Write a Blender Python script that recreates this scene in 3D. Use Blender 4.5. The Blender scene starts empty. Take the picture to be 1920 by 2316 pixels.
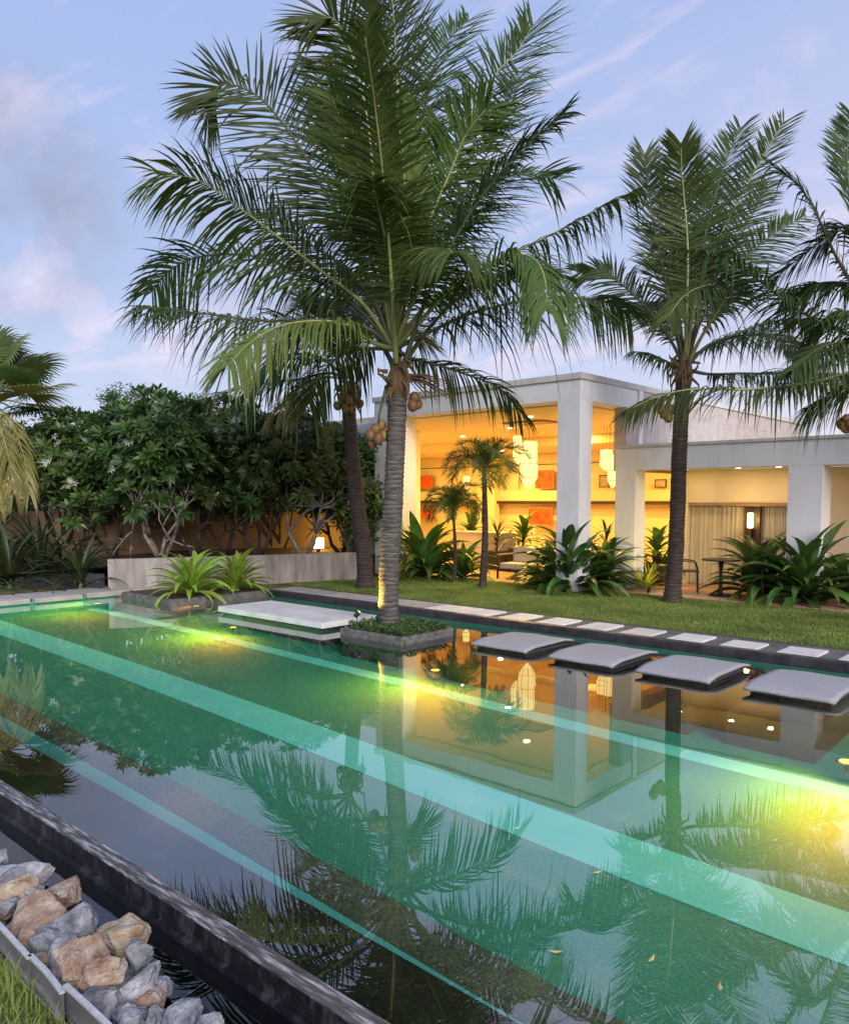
import bpy, bmesh, math, random
import numpy as np
from mathutils import Vector, Matrix, noise as mnoise

random.seed(11); RNG = np.random.default_rng(7)
SC = bpy.context.scene
COL = SC.collection

# ------------------------------------------------------------------ camera
# world: +X = U runs along the pool (to the right), +Y = V runs across it (towards the house), z = 0 is the pool water
H = 2.0; F = 1800.0; PITCH = math.radians(4.0); SK = 1920 / 1741
HOR = 1130.0; PPX = 960.0; PPY = HOR + F * math.tan(PITCH)
YAW = math.atan((PPX + 1012.0) / (F / math.cos(PITCH)))
ANG = math.pi - YAW
FH = np.array([math.cos(ANG), math.sin(ANG), 0.0]); RIGHT = np.array([math.sin(ANG), -math.cos(ANG), 0.0])
FWD = FH * math.cos(PITCH) + np.array([0, 0, -math.sin(PITCH)]); UP = np.cross(RIGHT, FWD)
CAM = np.array([0.0, 0.0, H])
cd = bpy.data.cameras.new('camera'); cam = bpy.data.objects.new('camera', cd); COL.objects.link(cam)
cam.location = (0, 0, H); cam.rotation_euler = (math.pi / 2 - PITCH, 0, ANG - math.pi / 2)
cd.sensor_fit = 'HORIZONTAL'; cd.sensor_width = 36.0; cd.lens = F / 1920 * 36.0
cd.shift_y = (PPY - 1158.0) / 1920.0; cd.clip_start = 0.05; cd.clip_end = 3000
SC.camera = cam

def ray(x, y):
    d = FWD * F + RIGHT * (x * SK - PPX) - UP * (y * SK - PPY)
    return d / np.linalg.norm(d)
def onz(x, y, z=0.0):
    d = ray(x, y); return CAM + d * ((z - H) / d[2])
def onv(x, y, v):
    d = ray(x, y); return CAM + d * (v / d[1])
def onu(x, y, u):
    d = ray(x, y); return CAM + d * (u / d[0])
def at(x, y, depth):
    d = ray(x, y); return CAM + d * (depth / (d @ FWD))
def depth_of(p): return float((np.array(p) - CAM) @ FWD)

# ------------------------------------------------------------------ world, sun, exposure
SUN_DIR = Vector((0.80, -0.41, 0.45)).normalized()
W = bpy.data.worlds.new('World'); SC.world = W; W.use_nodes = True
nt = W.node_tree; nt.nodes.clear()
def N(tree, t, **kw):
    n = tree.nodes.new(t)
    for k, v in kw.items():
        if k.startswith('i_'):
            n.inputs[k[2:].replace('_', ' ')].default_value = v
        else: setattr(n, k, v)
    return n
def ramp(tree, stops, interp='LINEAR'):
    n = tree.nodes.new('ShaderNodeValToRGB'); n.color_ramp.interpolation = interp
    el = n.color_ramp.elements
    while len(el) < len(stops): el.new(0.5)
    for e, (p, c) in zip(el, stops):
        e.position = p; e.color = (*c, 1) if len(c) == 3 else c
    return n
def world_sky():
    L = nt.links.new
    tc = N(nt, 'ShaderNodeTexCoord')
    sky = N(nt, 'ShaderNodeTexSky', sky_type='NISHITA', sun_disc=False)
    sky.sun_elevation = math.radians(8); sky.sun_rotation = math.atan2(SUN_DIR.x, SUN_DIR.y)
    sky.altitude = 0; sky.air_density = 1.0; sky.dust_density = 0.6; sky.ozone_density = 3.0
    sm = N(nt, 'ShaderNodeVectorMath', operation='SCALE'); sm.inputs['Scale'].default_value = 0.09
    L(sky.outputs[0], sm.inputs[0])
    sep = N(nt, 'ShaderNodeSeparateXYZ'); L(tc.outputs['Generated'], sep.inputs[0])
    gr = ramp(nt, [(0.0, (0.70, 0.69, 0.78)), (0.10, (0.55, 0.61, 0.79)), (0.28, (0.42, 0.52, 0.79)), (0.6, (0.335, 0.445, 0.76)), (1.0, (0.28, 0.40, 0.70))])
    L(sep.outputs['Z'], gr.inputs[0])
    mx = N(nt, 'ShaderNodeMix', data_type='RGBA'); mx.inputs[0].default_value = 0.85
    L(sm.outputs[0], mx.inputs[6]); L(gr.outputs[0], mx.inputs[7])
    # dusk glow: the sky warms towards the side of the set sun
    sd = N(nt, 'ShaderNodeVectorMath', operation='DOT_PRODUCT'); L(tc.outputs['Generated'], sd.inputs[0]); hz = Vector((SUN_DIR.x, SUN_DIR.y, 0)).normalized(); sd.inputs[1].default_value = hz
    mr = N(nt, 'ShaderNodeMapRange', interpolation_type='SMOOTHSTEP'); mr.inputs['From Min'].default_value = -1.0; mr.inputs['From Max'].default_value = -0.35; L(sd.outputs['Value'], mr.inputs[0])
    m0 = N(nt, 'ShaderNodeMapRange'); m0.inputs['From Min'].default_value = 0.0; m0.inputs['From Max'].default_value = 0.55; m0.inputs['To Min'].default_value = 0.85; m0.inputs['To Max'].default_value = 0.0; L(sep.outputs['Z'], m0.inputs[0])
    mm = N(nt, 'ShaderNodeMath', operation='MULTIPLY'); L(mr.outputs[0], mm.inputs[0]); L(m0.outputs[0], mm.inputs[1])
    mxg = N(nt, 'ShaderNodeMix', data_type='RGBA'); L(mm.outputs[0], mxg.inputs[0]); L(mx.outputs[2], mxg.inputs[6]); mxg.inputs[7].default_value = (0.86, 0.73, 0.80, 1); mx = mxg
    # clouds: project the direction on a high flat layer
    dv = N(nt, 'ShaderNodeMath', operation='MAXIMUM'); dv.inputs[1].default_value = 0.0; L(sep.outputs['Z'], dv.inputs[0])
    ad = N(nt, 'ShaderNodeMath', operation='ADD'); ad.inputs[1].default_value = 0.22; L(dv.outputs[0], ad.inputs[0])
    pd = N(nt, 'ShaderNodeVectorMath', operation='DIVIDE'); L(tc.outputs['Generated'], pd.inputs[0])
    cx = N(nt, 'ShaderNodeCombineXYZ')
    for i in range(3): L(ad.outputs[0], cx.inputs[i])
    L(cx.outputs[0], pd.inputs[1])
    mp = N(nt, 'ShaderNodeMapping'); mp.inputs['Rotation'].default_value = (0, 0, 0.5); mp.inputs['Scale'].default_value = (1.15, 2.3, 0.2)
    mp.inputs['Location'].default_value = (0.35, 0.9, 0.0)
    L(pd.outputs[0], mp.inputs[0])
    n1 = N(nt, 'ShaderNodeTexNoise'); n1.inputs['Scale'].default_value = 1.5; n1.inputs['Detail'].default_value = 7; n1.inputs['Roughness'].default_value = 0.58; n1.inputs['Distortion'].default_value = 0.9
    L(mp.outputs[0], n1.inputs[0])
    c1 = ramp(nt, [(0.50, (0, 0, 0)), (0.72, (1, 1, 1))]); L(n1.outputs[0], c1.inputs[0])
    f1 = N(nt, 'ShaderNodeMath', operation='MULTIPLY'); f1.inputs[1].default_value = 0.62; L(c1.outputs[0], f1.inputs[0])
    m2 = N(nt, 'ShaderNodeMix', data_type='RGBA'); L(f1.outputs[0], m2.inputs[0]); L(mx.outputs[2], m2.inputs[6]); m2.inputs[7].default_value = (0.84, 0.70, 0.80, 1)
    # a soft grey-lilac bank of cloud
    n2 = N(nt, 'ShaderNodeTexNoise'); n2.inputs['Scale'].default_value = 0.9; n2.inputs['Detail'].default_value = 3
    mp2 = N(nt, 'ShaderNodeMapping'); mp2.inputs['Location'].default_value = (3.1, 1.7, 0); mp2.inputs['Scale'].default_value = (1, 1.6, 0.2); L(pd.outputs[0], mp2.inputs[0]); L(mp2.outputs[0], n2.inputs[0])
    c2 = ramp(nt, [(0.52, (0, 0, 0)), (0.70, (1, 1, 1))]); L(n2.outputs[0], c2.inputs[0])
    f2 = N(nt, 'ShaderNodeMath', operation='MULTIPLY'); f2.inputs[1].default_value = 0.5; L(c2.outputs[0], f2.inputs[0])
    m3 = N(nt, 'ShaderNodeMix', data_type='RGBA'); L(f2.outputs[0], m3.inputs[0]); L(m2.outputs[2], m3.inputs[6]); m3.inputs[7].default_value = (0.36, 0.38, 0.54, 1)
    # one darker bank of cloud low in the west
    cdv = N(nt, 'ShaderNodeVectorMath', operation='DOT_PRODUCT'); cdv.inputs[1].default_value = tuple(ray(-10, 400)); L(tc.outputs['Generated'], cdv.inputs[0])
    cmr = N(nt, 'ShaderNodeMapRange', interpolation_type='SMOOTHSTEP'); cmr.inputs['From Min'].default_value = 0.9885; cmr.inputs['From Max'].default_value = 0.9995; L(cdv.outputs['Value'], cmr.inputs[0])
    n3 = N(nt, 'ShaderNodeTexNoise'); n3.inputs['Scale'].default_value = 9; n3.inputs['Detail'].default_value = 5; L(tc.outputs['Generated'], n3.inputs[0])
    c3_ = ramp(nt, [(0.35, (0, 0, 0)), (0.6, (1, 1, 1))]); L(n3.outputs[0], c3_.inputs[0])
    f3_ = N(nt, 'ShaderNodeMath', operation='MULTIPLY'); L(cmr.outputs[0], f3_.inputs[0]); L(c3_.outputs[0], f3_.inputs[1])
    m4 = N(nt, 'ShaderNodeMix', data_type='RGBA'); L(f3_.outputs[0], m4.inputs[0]); L(m3.outputs[2], m4.inputs[6]); m4.inputs[7].default_value = (0.30, 0.34, 0.49, 1); m3 = m4
    bg = N(nt, 'ShaderNodeBackground'); bg.inputs[1].default_value = 1.0; L(m3.outputs[2], bg.inputs[0])
    out = N(nt, 'ShaderNodeOutputWorld'); L(bg.outputs[0], out.inputs[0])
world_sky()
sl = bpy.data.lights.new('sun', 'SUN'); sl.energy = 2.7; sl.angle = math.radians(35); sl.color = (1.0, 0.91, 0.87)
so = bpy.data.objects.new('sun', sl); COL.objects.link(so); so.rotation_euler = SUN_DIR.to_track_quat('Z', 'Y').to_euler(); so.location = (30, -20, 30)

vs = SC.view_settings; vs.view_transform = 'Standard'; vs.look = 'None'; vs.exposure = 0.3; vs.gamma = 1.0; vs.use_curve_mapping = False
cy = SC.cycles; cy.use_denoising = True
try: cy.denoiser = 'OPENIMAGEDENOISE'
except Exception: pass
cy.max_bounces = 10; cy.diffuse_bounces = 4; cy.glossy_bounces = 5; cy.transmission_bounces = 8; cy.transparent_max_bounces = 12
cy.caustics_refractive = True; cy.caustics_reflective = False; cy.sample_clamp_indirect = 6.0; cy.blur_glossy = 0.5

# ------------------------------------------------------------------ materials
MATS = {}
def material(name, c1, c2=None, scale=8.0, rough=0.6, bump=0.0, bscale=None, spec=0.5, metal=0.0, translucent=0.0, rand=0.0, detail=5, stretch=None, c3=None, emit=None, estr=0.0):
    m = bpy.data.materials.new(name); m.use_nodes = True; t = m.node_tree; t.nodes.clear(); L = t.links.new
    out = N(t, 'ShaderNodeOutputMaterial'); p = N(t, 'ShaderNodeBsdfPrincipled')
    p.inputs['Roughness'].default_value = rough; p.inputs['Specular IOR Level'].default_value = spec; p.inputs['Metallic'].default_value = metal
    geo = N(t, 'ShaderNodeNewGeometry'); vec = geo.outputs['Position']
    if stretch:
        mp = N(t, 'ShaderNodeMapping'); mp.inputs['Scale'].default_value = stretch; L(vec, mp.inputs[0]); vec = mp.outputs[0]
    nz = N(t, 'ShaderNodeTexNoise'); nz.inputs['Scale'].default_value = scale; nz.inputs['Detail'].default_value = detail; nz.inputs['Roughness'].default_value = 0.6; L(vec, nz.inputs[0])
    stops = [(0.34, c1), (0.66, c2 or c1)] if c3 is None else [(0.3, c1), (0.5, c2), (0.7, c3)]
    cr = ramp(t, stops); L(nz.outputs[0], cr.inputs[0]); col = cr.outputs[0]
    if rand:
        oi = N(t, 'ShaderNodeObjectInfo'); hs = N(t, 'ShaderNodeHueSaturation'); L(col, hs.inputs['Color'])
        ma = N(t, 'ShaderNodeMapRange'); ma.inputs['To Min'].default_value = 1 - rand; ma.inputs['To Max'].default_value = 1 + rand; L(oi.outputs['Random'], ma.inputs[0]); L(ma.outputs[0], hs.inputs['Value'])
        mb = N(t, 'ShaderNodeMapRange'); mb.inputs['To Min'].default_value = 0.5 - 0.03; mb.inputs['To Max'].default_value = 0.5 + 0.02; L(oi.outputs['Random'], mb.inputs[0]); L(mb.outputs[0], hs.inputs['Hue'])
        col = hs.outputs[0]
    L(col, p.inputs['Base Color'])
    if bump:
        b = N(t, 'ShaderNodeTexNoise'); b.inputs['Scale'].default_value = bscale or scale * 4; b.inputs['Detail'].default_value = 4; L(vec, b.inputs[0])
        bp = N(t, 'ShaderNodeBump'); bp.inputs['Strength'].default_value = bump; bp.inputs['Distance'].default_value = 0.02; L(b.outputs[0], bp.inputs['Height']); L(bp.outputs[0], p.inputs['Normal'])
    if emit:
        p.inputs['Emission Color'].default_value = (*emit, 1); p.inputs['Emission Strength'].default_value = estr
    sh = p.outputs[0]
    if translucent:
        tr = N(t, 'ShaderNodeBsdfTranslucent'); L(col, tr.inputs[0]); ms = N(t, 'ShaderNodeMixShader'); ms.inputs[0].default_value = translucent
        L(sh, ms.inputs[1]); L(tr.outputs[0], ms.inputs[2]); sh = ms.outputs[0]
    L(sh, out.inputs[0]); MATS[name] = m
    return m
def pebble(name, c1, c2, c3, scale, rough=0.6, bump=0.5):
    m = material(name, c1, c2, scale=1.2, rough=rough); t = m.node_tree; L = t.links.new
    p = [n for n in t.nodes if n.type == 'BSDF_PRINCIPLED'][0]; geo = [n for n in t.nodes if n.type == 'NEW_GEOMETRY'][0]
    cr0 = [n for n in t.nodes if n.type == 'VALTORGB'][0]
    v = N(t, 'ShaderNodeTexVoronoi'); v.inputs['Scale'].default_value = scale; L(geo.outputs['Position'], v.inputs[0])
    sp = N(t, 'ShaderNodeSeparateColor'); L(v.outputs['Color'], sp.inputs[0])
    cr = ramp(t, [(0.0, tuple(0.55 * a for a in c3)), (0.35, (1, 1, 1)), (0.8, (1.0, 1.0, 1.0)), (1.0, (1.6, 1.6, 1.5))]); L(sp.outputs[0], cr.inputs[0])
    mx = N(t, 'ShaderNodeMix', data_type='RGBA', blend_type='MULTIPLY'); mx.inputs[0].default_value = 0.7; L(cr0.outputs[0], mx.inputs[6]); L(cr.outputs[0], mx.inputs[7]); L(mx.outputs[2], p.inputs['Base Color'])
    bp = N(t, 'ShaderNodeBump'); bp.inputs['Strength'].default_value = bump; bp.inputs['Distance'].default_value = 0.01; bp.invert = True; L(v.outputs['Distance'], bp.inputs['Height']); L(bp.outputs[0], p.inputs['Normal'])
    return m
def emission(name, c, s):
    m = bpy.data.materials.new(name); m.use_nodes = True; t = m.node_tree; t.nodes.clear()
    e = N(t, 'ShaderNodeEmission'); e.inputs[0].default_value = (*c, 1); e.inputs[1].default_value = s
    o = N(t, 'ShaderNodeOutputMaterial'); t.links.new(e.outputs[0], o.inputs[0]); MATS[name] = m; return m
def water_mat(name, tint, ior_f, bump):
    m = bpy.data.materials.new(name); m.use_nodes = True; t = m.node_tree; t.nodes.clear(); L = t.links.new
    o = N(t, 'ShaderNodeOutputMaterial'); rf = N(t, 'ShaderNodeBsdfRefraction'); gl = N(t, 'ShaderNodeBsdfGlossy'); fr = N(t, 'ShaderNodeFresnel'); ms = N(t, 'ShaderNodeMixShader')
    rf.inputs['Color'].default_value = (*tint, 1); rf.inputs['Roughness'].default_value = 0; rf.inputs['IOR'].default_value = 1.33
    gl.inputs['Roughness'].default_value = 0.0; gl.inputs['Color'].default_value = (1, 1, 1, 1); fr.inputs[0].default_value = ior_f
    geo = N(t, 'ShaderNodeNewGeometry'); n1 = N(t, 'ShaderNodeTexNoise'); n1.inputs['Scale'].default_value = 1.6; n1.inputs['Detail'].default_value = 2; L(geo.outputs['Position'], n1.inputs[0])
    bp = N(t, 'ShaderNodeBump'); bp.inputs['Strength'].default_value = bump; bp.inputs['Distance'].default_value = 0.02; L(n1.outputs[0], bp.inputs['Height'])
    for n in (rf, gl, fr): L(bp.outputs[0], n.inputs['Normal'])
    L(fr.outputs[0], ms.inputs[0]); L(rf.outputs[0], ms.inputs[1]); L(gl.outputs[0], ms.inputs[2]); L(ms.outputs[0], o.inputs[0]); MATS[name] = m; return m

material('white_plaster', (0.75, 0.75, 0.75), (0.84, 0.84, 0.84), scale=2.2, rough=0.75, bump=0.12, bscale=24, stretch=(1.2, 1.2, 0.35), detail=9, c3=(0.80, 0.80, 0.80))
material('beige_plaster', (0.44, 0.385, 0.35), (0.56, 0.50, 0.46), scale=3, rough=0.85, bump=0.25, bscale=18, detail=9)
material('cap_plaster', (0.55, 0.53, 0.50), (0.68, 0.66, 0.63), scale=3, rough=0.8, bump=0.1)
material('interior_plaster', (0.80, 0.70, 0.52), (0.83, 0.73, 0.55), scale=2, rough=0.8)
material('ceiling_plaster', (0.80, 0.70, 0.52), (0.82, 0.72, 0.54), scale=2, rough=0.8)
material('terrace_tile', (0.50, 0.30, 0.19), (0.58, 0.36, 0.24), scale=3, rough=0.45)
material('dark_wood', (0.035, 0.02, 0.012), (0.06, 0.035, 0.02), scale=6, rough=0.4)
material('light_wood', (0.30, 0.19, 0.10), (0.38, 0.25, 0.14), scale=6, rough=0.5, stretch=(1, 8, 8))
material('black_iron', (0.012, 0.012, 0.014), (0.02, 0.02, 0.022), rough=0.4, scale=20)
material('black_pot', (0.02, 0.02, 0.02), (0.03, 0.03, 0.03), rough=0.35)
material('cushion', (0.55, 0.50, 0.44), (0.62, 0.57, 0.50), scale=40, rough=0.9, bump=0.2)
material('curtain', (0.66, 0.63, 0.56), (0.74, 0.71, 0.64), scale=2, rough=0.9, translucent=0.25)
material('red_paint', (0.60, 0.035, 0.012), (0.72, 0.12, 0.02), scale=3.5, rough=0.5, c3=(0.42, 0.02, 0.02), detail=8)
material('picture_paper', (0.35, 0.25, 0.18), (0.55, 0.45, 0.35), scale=12, rough=0.6)
material('tan_wall', (0.17, 0.115, 0.068), (0.27, 0.19, 0.12), scale=1.1, rough=0.85, bump=0.15, stretch=(1, 1, 0.5))
material('raw_concrete', (0.20, 0.175, 0.16), (0.46, 0.42, 0.385), scale=3.0, rough=0.8, bump=0.15, stretch=(1.4, 1.4, 0.22), detail=8)
material('dark_concrete', (0.045, 0.048, 0.055), (0.075, 0.078, 0.085), scale=4, rough=0.7)
material('kerb_stone', (0.075, 0.072, 0.07), (0.20, 0.19, 0.18), scale=9, rough=0.65, bump=0.5, bscale=60, detail=8)
material('kerb_dark', (0.012, 0.013, 0.016), (0.055, 0.055, 0.06), scale=6, rough=0.35, bump=0.4, bscale=70, detail=8)
material('weir_stone', (0.012, 0.012, 0.014), (0.10, 0.098, 0.10), scale=7, rough=0.35, bump=0.5, bscale=30, stretch=(0.8, 7, 2), detail=14, c3=(0.60, 0.58, 0.57))
material('weir_wall', (0.004, 0.004, 0.006), (0.010, 0.010, 0.012), scale=9, rough=0.3, bump=0.25, bscale=60, stretch=(1.6, 1, 0.8), c3=(0.06, 0.06, 0.065), detail=10)
material('white_marble', (0.62, 0.62, 0.62), (0.80, 0.80, 0.80), scale=2.6, rough=0.35, detail=9)
material('paver_white', (0.60, 0.58, 0.55), (0.74, 0.72, 0.69), scale=5, rough=0.6, bump=0.1, rand=0.08)
material('paver_grey', (0.30, 0.28, 0.26), (0.44, 0.41, 0.38), scale=5, rough=0.7, bump=0.2, rand=0.1)
pebble('gravel', (0.09, 0.088, 0.085), (0.17, 0.165, 0.16), (0.5, 0.5, 0.5), 42, rough=0.8, bump=1.0)
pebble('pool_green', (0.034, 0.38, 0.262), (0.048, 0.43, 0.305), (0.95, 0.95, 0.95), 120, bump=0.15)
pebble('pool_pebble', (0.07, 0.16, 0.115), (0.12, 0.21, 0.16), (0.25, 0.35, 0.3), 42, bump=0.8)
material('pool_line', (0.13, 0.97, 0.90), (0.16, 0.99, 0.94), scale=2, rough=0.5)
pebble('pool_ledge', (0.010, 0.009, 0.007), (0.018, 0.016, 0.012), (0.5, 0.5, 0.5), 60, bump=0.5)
pebble('plinth_brown', (0.045, 0.034, 0.026), (0.07, 0.052, 0.04), (0.45, 0.4, 0.4), 45, bump=0.6)
material('granite_pad', (0.28, 0.275, 0.285), (0.46, 0.455, 0.47), scale=70, rough=0.75, bump=0.55, bscale=110, detail=4)
material('granite_dark', (0.03, 0.03, 0.032), (0.06, 0.06, 0.062), scale=20, rough=0.6, bump=0.3)
material('soil', (0.045, 0.03, 0.018), (0.08, 0.055, 0.03), scale=9, rough=0.95, bump=0.8, bscale=40)
material('ground_grass', (0.07, 0.085, 0.02), (0.13, 0.145, 0.04), scale=1.3, rough=0.95, bump=0.5, bscale=60)
material('grass_blade', (0.105, 0.185, 0.028), (0.27, 0.34, 0.075), scale=1.1, rough=0.7, translucent=0.3, detail=8)
material('grass_near', (0.16, 0.24, 0.035), (0.34, 0.42, 0.09), scale=9, rough=0.6, translucent=0.35)
material('rock_grey', (0.085, 0.09, 0.10), (0.22, 0.23, 0.25), scale=14, rough=0.85, bump=1.0, bscale=45, rand=0.25, detail=12, c3=(0.42, 0.42, 0.42))
material('rock_tan', (0.22, 0.135, 0.07), (0.38, 0.30, 0.20), scale=13, rough=0.88, bump=1.0, bscale=45, rand=0.18, detail=12, c3=(0.56, 0.50, 0.40))
material('edging_metal', (0.10, 0.105, 0.11), (0.17, 0.175, 0.18), scale=6, rough=0.5, metal=0.3)
material('edging_top', (0.42, 0.43, 0.43), (0.62, 0.63, 0.62), scale=30, rough=0.5, metal=0.2)
material('palm_leaf', (0.046, 0.094, 0.016), (0.094, 0.148, 0.032), scale=1.4, rough=0.55, spec=0.28, translucent=0.28, rand=0.28)
material('palm_leaf_dark', (0.034, 0.066, 0.015), (0.068, 0.108, 0.028), scale=1.4, rough=0.58, spec=0.28, translucent=0.22, rand=0.22)
material('palm_leaf_light', (0.10, 0.165, 0.036), (0.165, 0.23, 0.058), scale=1.4, rough=0.5, spec=0.28, translucent=0.3, rand=0.12)
material('palm_leaf_yellow', (0.20, 0.22, 0.045), (0.34, 0.31, 0.085), scale=3, rough=0.5, translucent=0.3, rand=0.15)
material('rachis', (0.22, 0.25, 0.07), (0.36, 0.34, 0.12), scale=3, rough=0.5)
material('rachis_dark', (0.06, 0.075, 0.025), (0.10, 0.11, 0.04), scale=3, rough=0.5)
material('palm_trunk', (0.068, 0.059, 0.053), (0.185, 0.165, 0.150), scale=5, rough=0.9, bump=0.9, bscale=14, stretch=(1, 1, 5), detail=9)
material('palm_trunk_dark', (0.045, 0.032, 0.027), (0.10, 0.075, 0.062), scale=5, rough=0.9, bump=0.9, bscale=14, stretch=(1, 1, 5), detail=9)
for nm in ('palm_trunk', 'palm_trunk_dark'):
    t_ = MATS[nm].node_tree; p_ = [n for n in t_.nodes if n.type == 'BSDF_PRINCIPLED'][0]; cr_ = [n for n in t_.nodes if n.type == 'VALTORGB'][0]; gg = [n for n in t_.nodes if n.type == 'NEW_GEOMETRY'][0]; bb = [n for n in t_.nodes if n.type == 'BUMP'][0]
    wv_ = N(t_, 'ShaderNodeTexWave', wave_type='BANDS', bands_direction='Z', wave_profile='SAW'); wv_.inputs['Scale'].default_value = 4.4; wv_.inputs['Distortion'].default_value = 5; wv_.inputs['Detail'].default_value = 3; wv_.inputs['Detail Scale'].default_value = 0.8
    t_.links.new(gg.outputs['Position'], wv_.inputs[0]); rr_ = ramp(t_, [(0.0, (.35, .33, .32)), (.18, (.8, .8, .8)), (.75, (1.1, 1.1, 1.1)), (1.0, (1.9, 1.85, 1.8))]); t_.links.new(wv_.outputs[0], rr_.inputs[0])
    mx_ = N(t_, 'ShaderNodeMix', data_type='RGBA', blend_type='MULTIPLY'); mx_.inputs[0].default_value = .85; t_.links.new(cr_.outputs[0], mx_.inputs[6]); t_.links.new(rr_.outputs[0], mx_.inputs[7]); t_.links.new(mx_.outputs[2], p_.inputs['Base Color'])
    b2_ = N(t_, 'ShaderNodeBump'); b2_.inputs['Strength'].default_value = .9; b2_.inputs['Distance'].default_value = .03; t_.links.new(wv_.outputs[0], b2_.inputs['Height']); t_.links.new(bb.outputs[0], b2_.inputs['Normal']); t_.links.new(b2_.outputs[0], p_.inputs['Normal'])
material('fibre', (0.10, 0.06, 0.03), (0.22, 0.14, 0.07), scale=10, rough=0.95, bump=0.8, stretch=(1, 1, 0.3))
material('coconut', (0.17, 0.09, 0.03), (0.28, 0.16, 0.05), scale=6, rough=0.55, rand=0.25)
material('frangipani_leaf', (0.045, 0.100, 0.022), (0.105, 0.180, 0.044), scale=1.0, rough=0.4, translucent=0.22, rand=0.15)
material('shrub_leaf', (0.055, 0.095, 0.025), (0.10, 0.15, 0.045), scale=1.0, rough=0.5, translucent=0.3)
material('bark_pale', (0.16, 0.13, 0.11), (0.38, 0.34, 0.30), scale=9, rough=0.9, bump=0.5)
material('bark_dark', (0.05, 0.04, 0.03), (0.10, 0.08, 0.06), scale=9, rough=0.9, bump=0.5)
material('petal', (0.80, 0.79, 0.74), (0.85, 0.84, 0.80), rough=0.6, translucent=0.3)
material('lily_bright', (0.25, 0.42, 0.045), (0.40, 0.54, 0.09), scale=4, rough=0.4, translucent=0.3, rand=0.22)
material('lily_dark', (0.050, 0.125, 0.025), (0.11, 0.21, 0.045), scale=4, rough=0.32, translucent=0.18, rand=0.3)
material('strap_dark', (0.022, 0.040, 0.014), (0.05, 0.075, 0.022), scale=4, rough=0.45, translucent=0.15, rand=0.3)
material('croton', (0.40, 0.30, 0.03), (0.30, 0.38, 0.05), scale=18, rough=0.45, translucent=0.25, rand=0.25)
material('ground_cover', (0.040, 0.085, 0.020), (0.085, 0.15, 0.035), scale=7, rough=0.5, translucent=0.2)
material('lamp_metal', (0.05, 0.05, 0.05), (0.08, 0.08, 0.08), rough=0.4, metal=0.8)
material('floating_leaf', (0.50, 0.38, 0.10), (0.62, 0.48, 0.16), rough=0.6)
emission('lantern_glow', (1.0, 0.68, 0.22), 1.9)
emission('downlight_glow', (1.0, 0.86, 0.55), 8.0)
emission('garden_lantern_glow', (1.0, 0.74, 0.34), 6.0)
emission('pool_lamp_glow', (1.0, 0.72, 0.12), 2.4)
emission('sconce_glow', (1.0, 0.72, 0.26), 6.0)
water_mat('pool_water', (0.96, 1.0, 0.985), 2.6, 0.04)
water_mat('channel_water', (0.35, 0.37, 0.42), 1.6, 0.02)

# ------------------------------------------------------------------ object helpers
def obj(name, verts, faces, mat, parent=None, smooth=False, ploc=None, mats=None, midx=None):
    me = bpy.data.meshes.new(name); me.from_pydata([tuple(map(float, v)) for v in verts], [], [tuple(f) for f in faces])
    for mm in (mats or [mat]): me.materials.append(MATS[mm])
    if midx is not None: me.polygons.foreach_set('material_index', midx)
    if smooth: me.polygons.foreach_set('use_smooth', [True] * len(me.polygons))
    me.update(); o = bpy.data.objects.new(name, me); COL.objects.link(o)
    if parent is not None:
        o.parent = parent
        o.matrix_parent_inverse = Matrix.Translation(-Vector(root_loc(parent)))
    return o
def root_loc(p): return p.location if p.type == 'EMPTY' else (0, 0, 0)   # mesh parents have an identity world matrix
def thing(name, label, cat, loc=(0, 0, 0), group=None):
    o = bpy.data.objects.new(name, None); COL.objects.link(o); o.location = tuple(map(float, loc)); o.empty_display_size = 0.2
    return tag(o, label, cat, group)
def tag(o, label, cat, group=None):
    o['label'] = label; o['category'] = cat
    if group: o['group'] = group
    return o
def struct(o, label=None):
    o['kind'] = 'structure'
    if label: o['label'] = label
    return o
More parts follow.
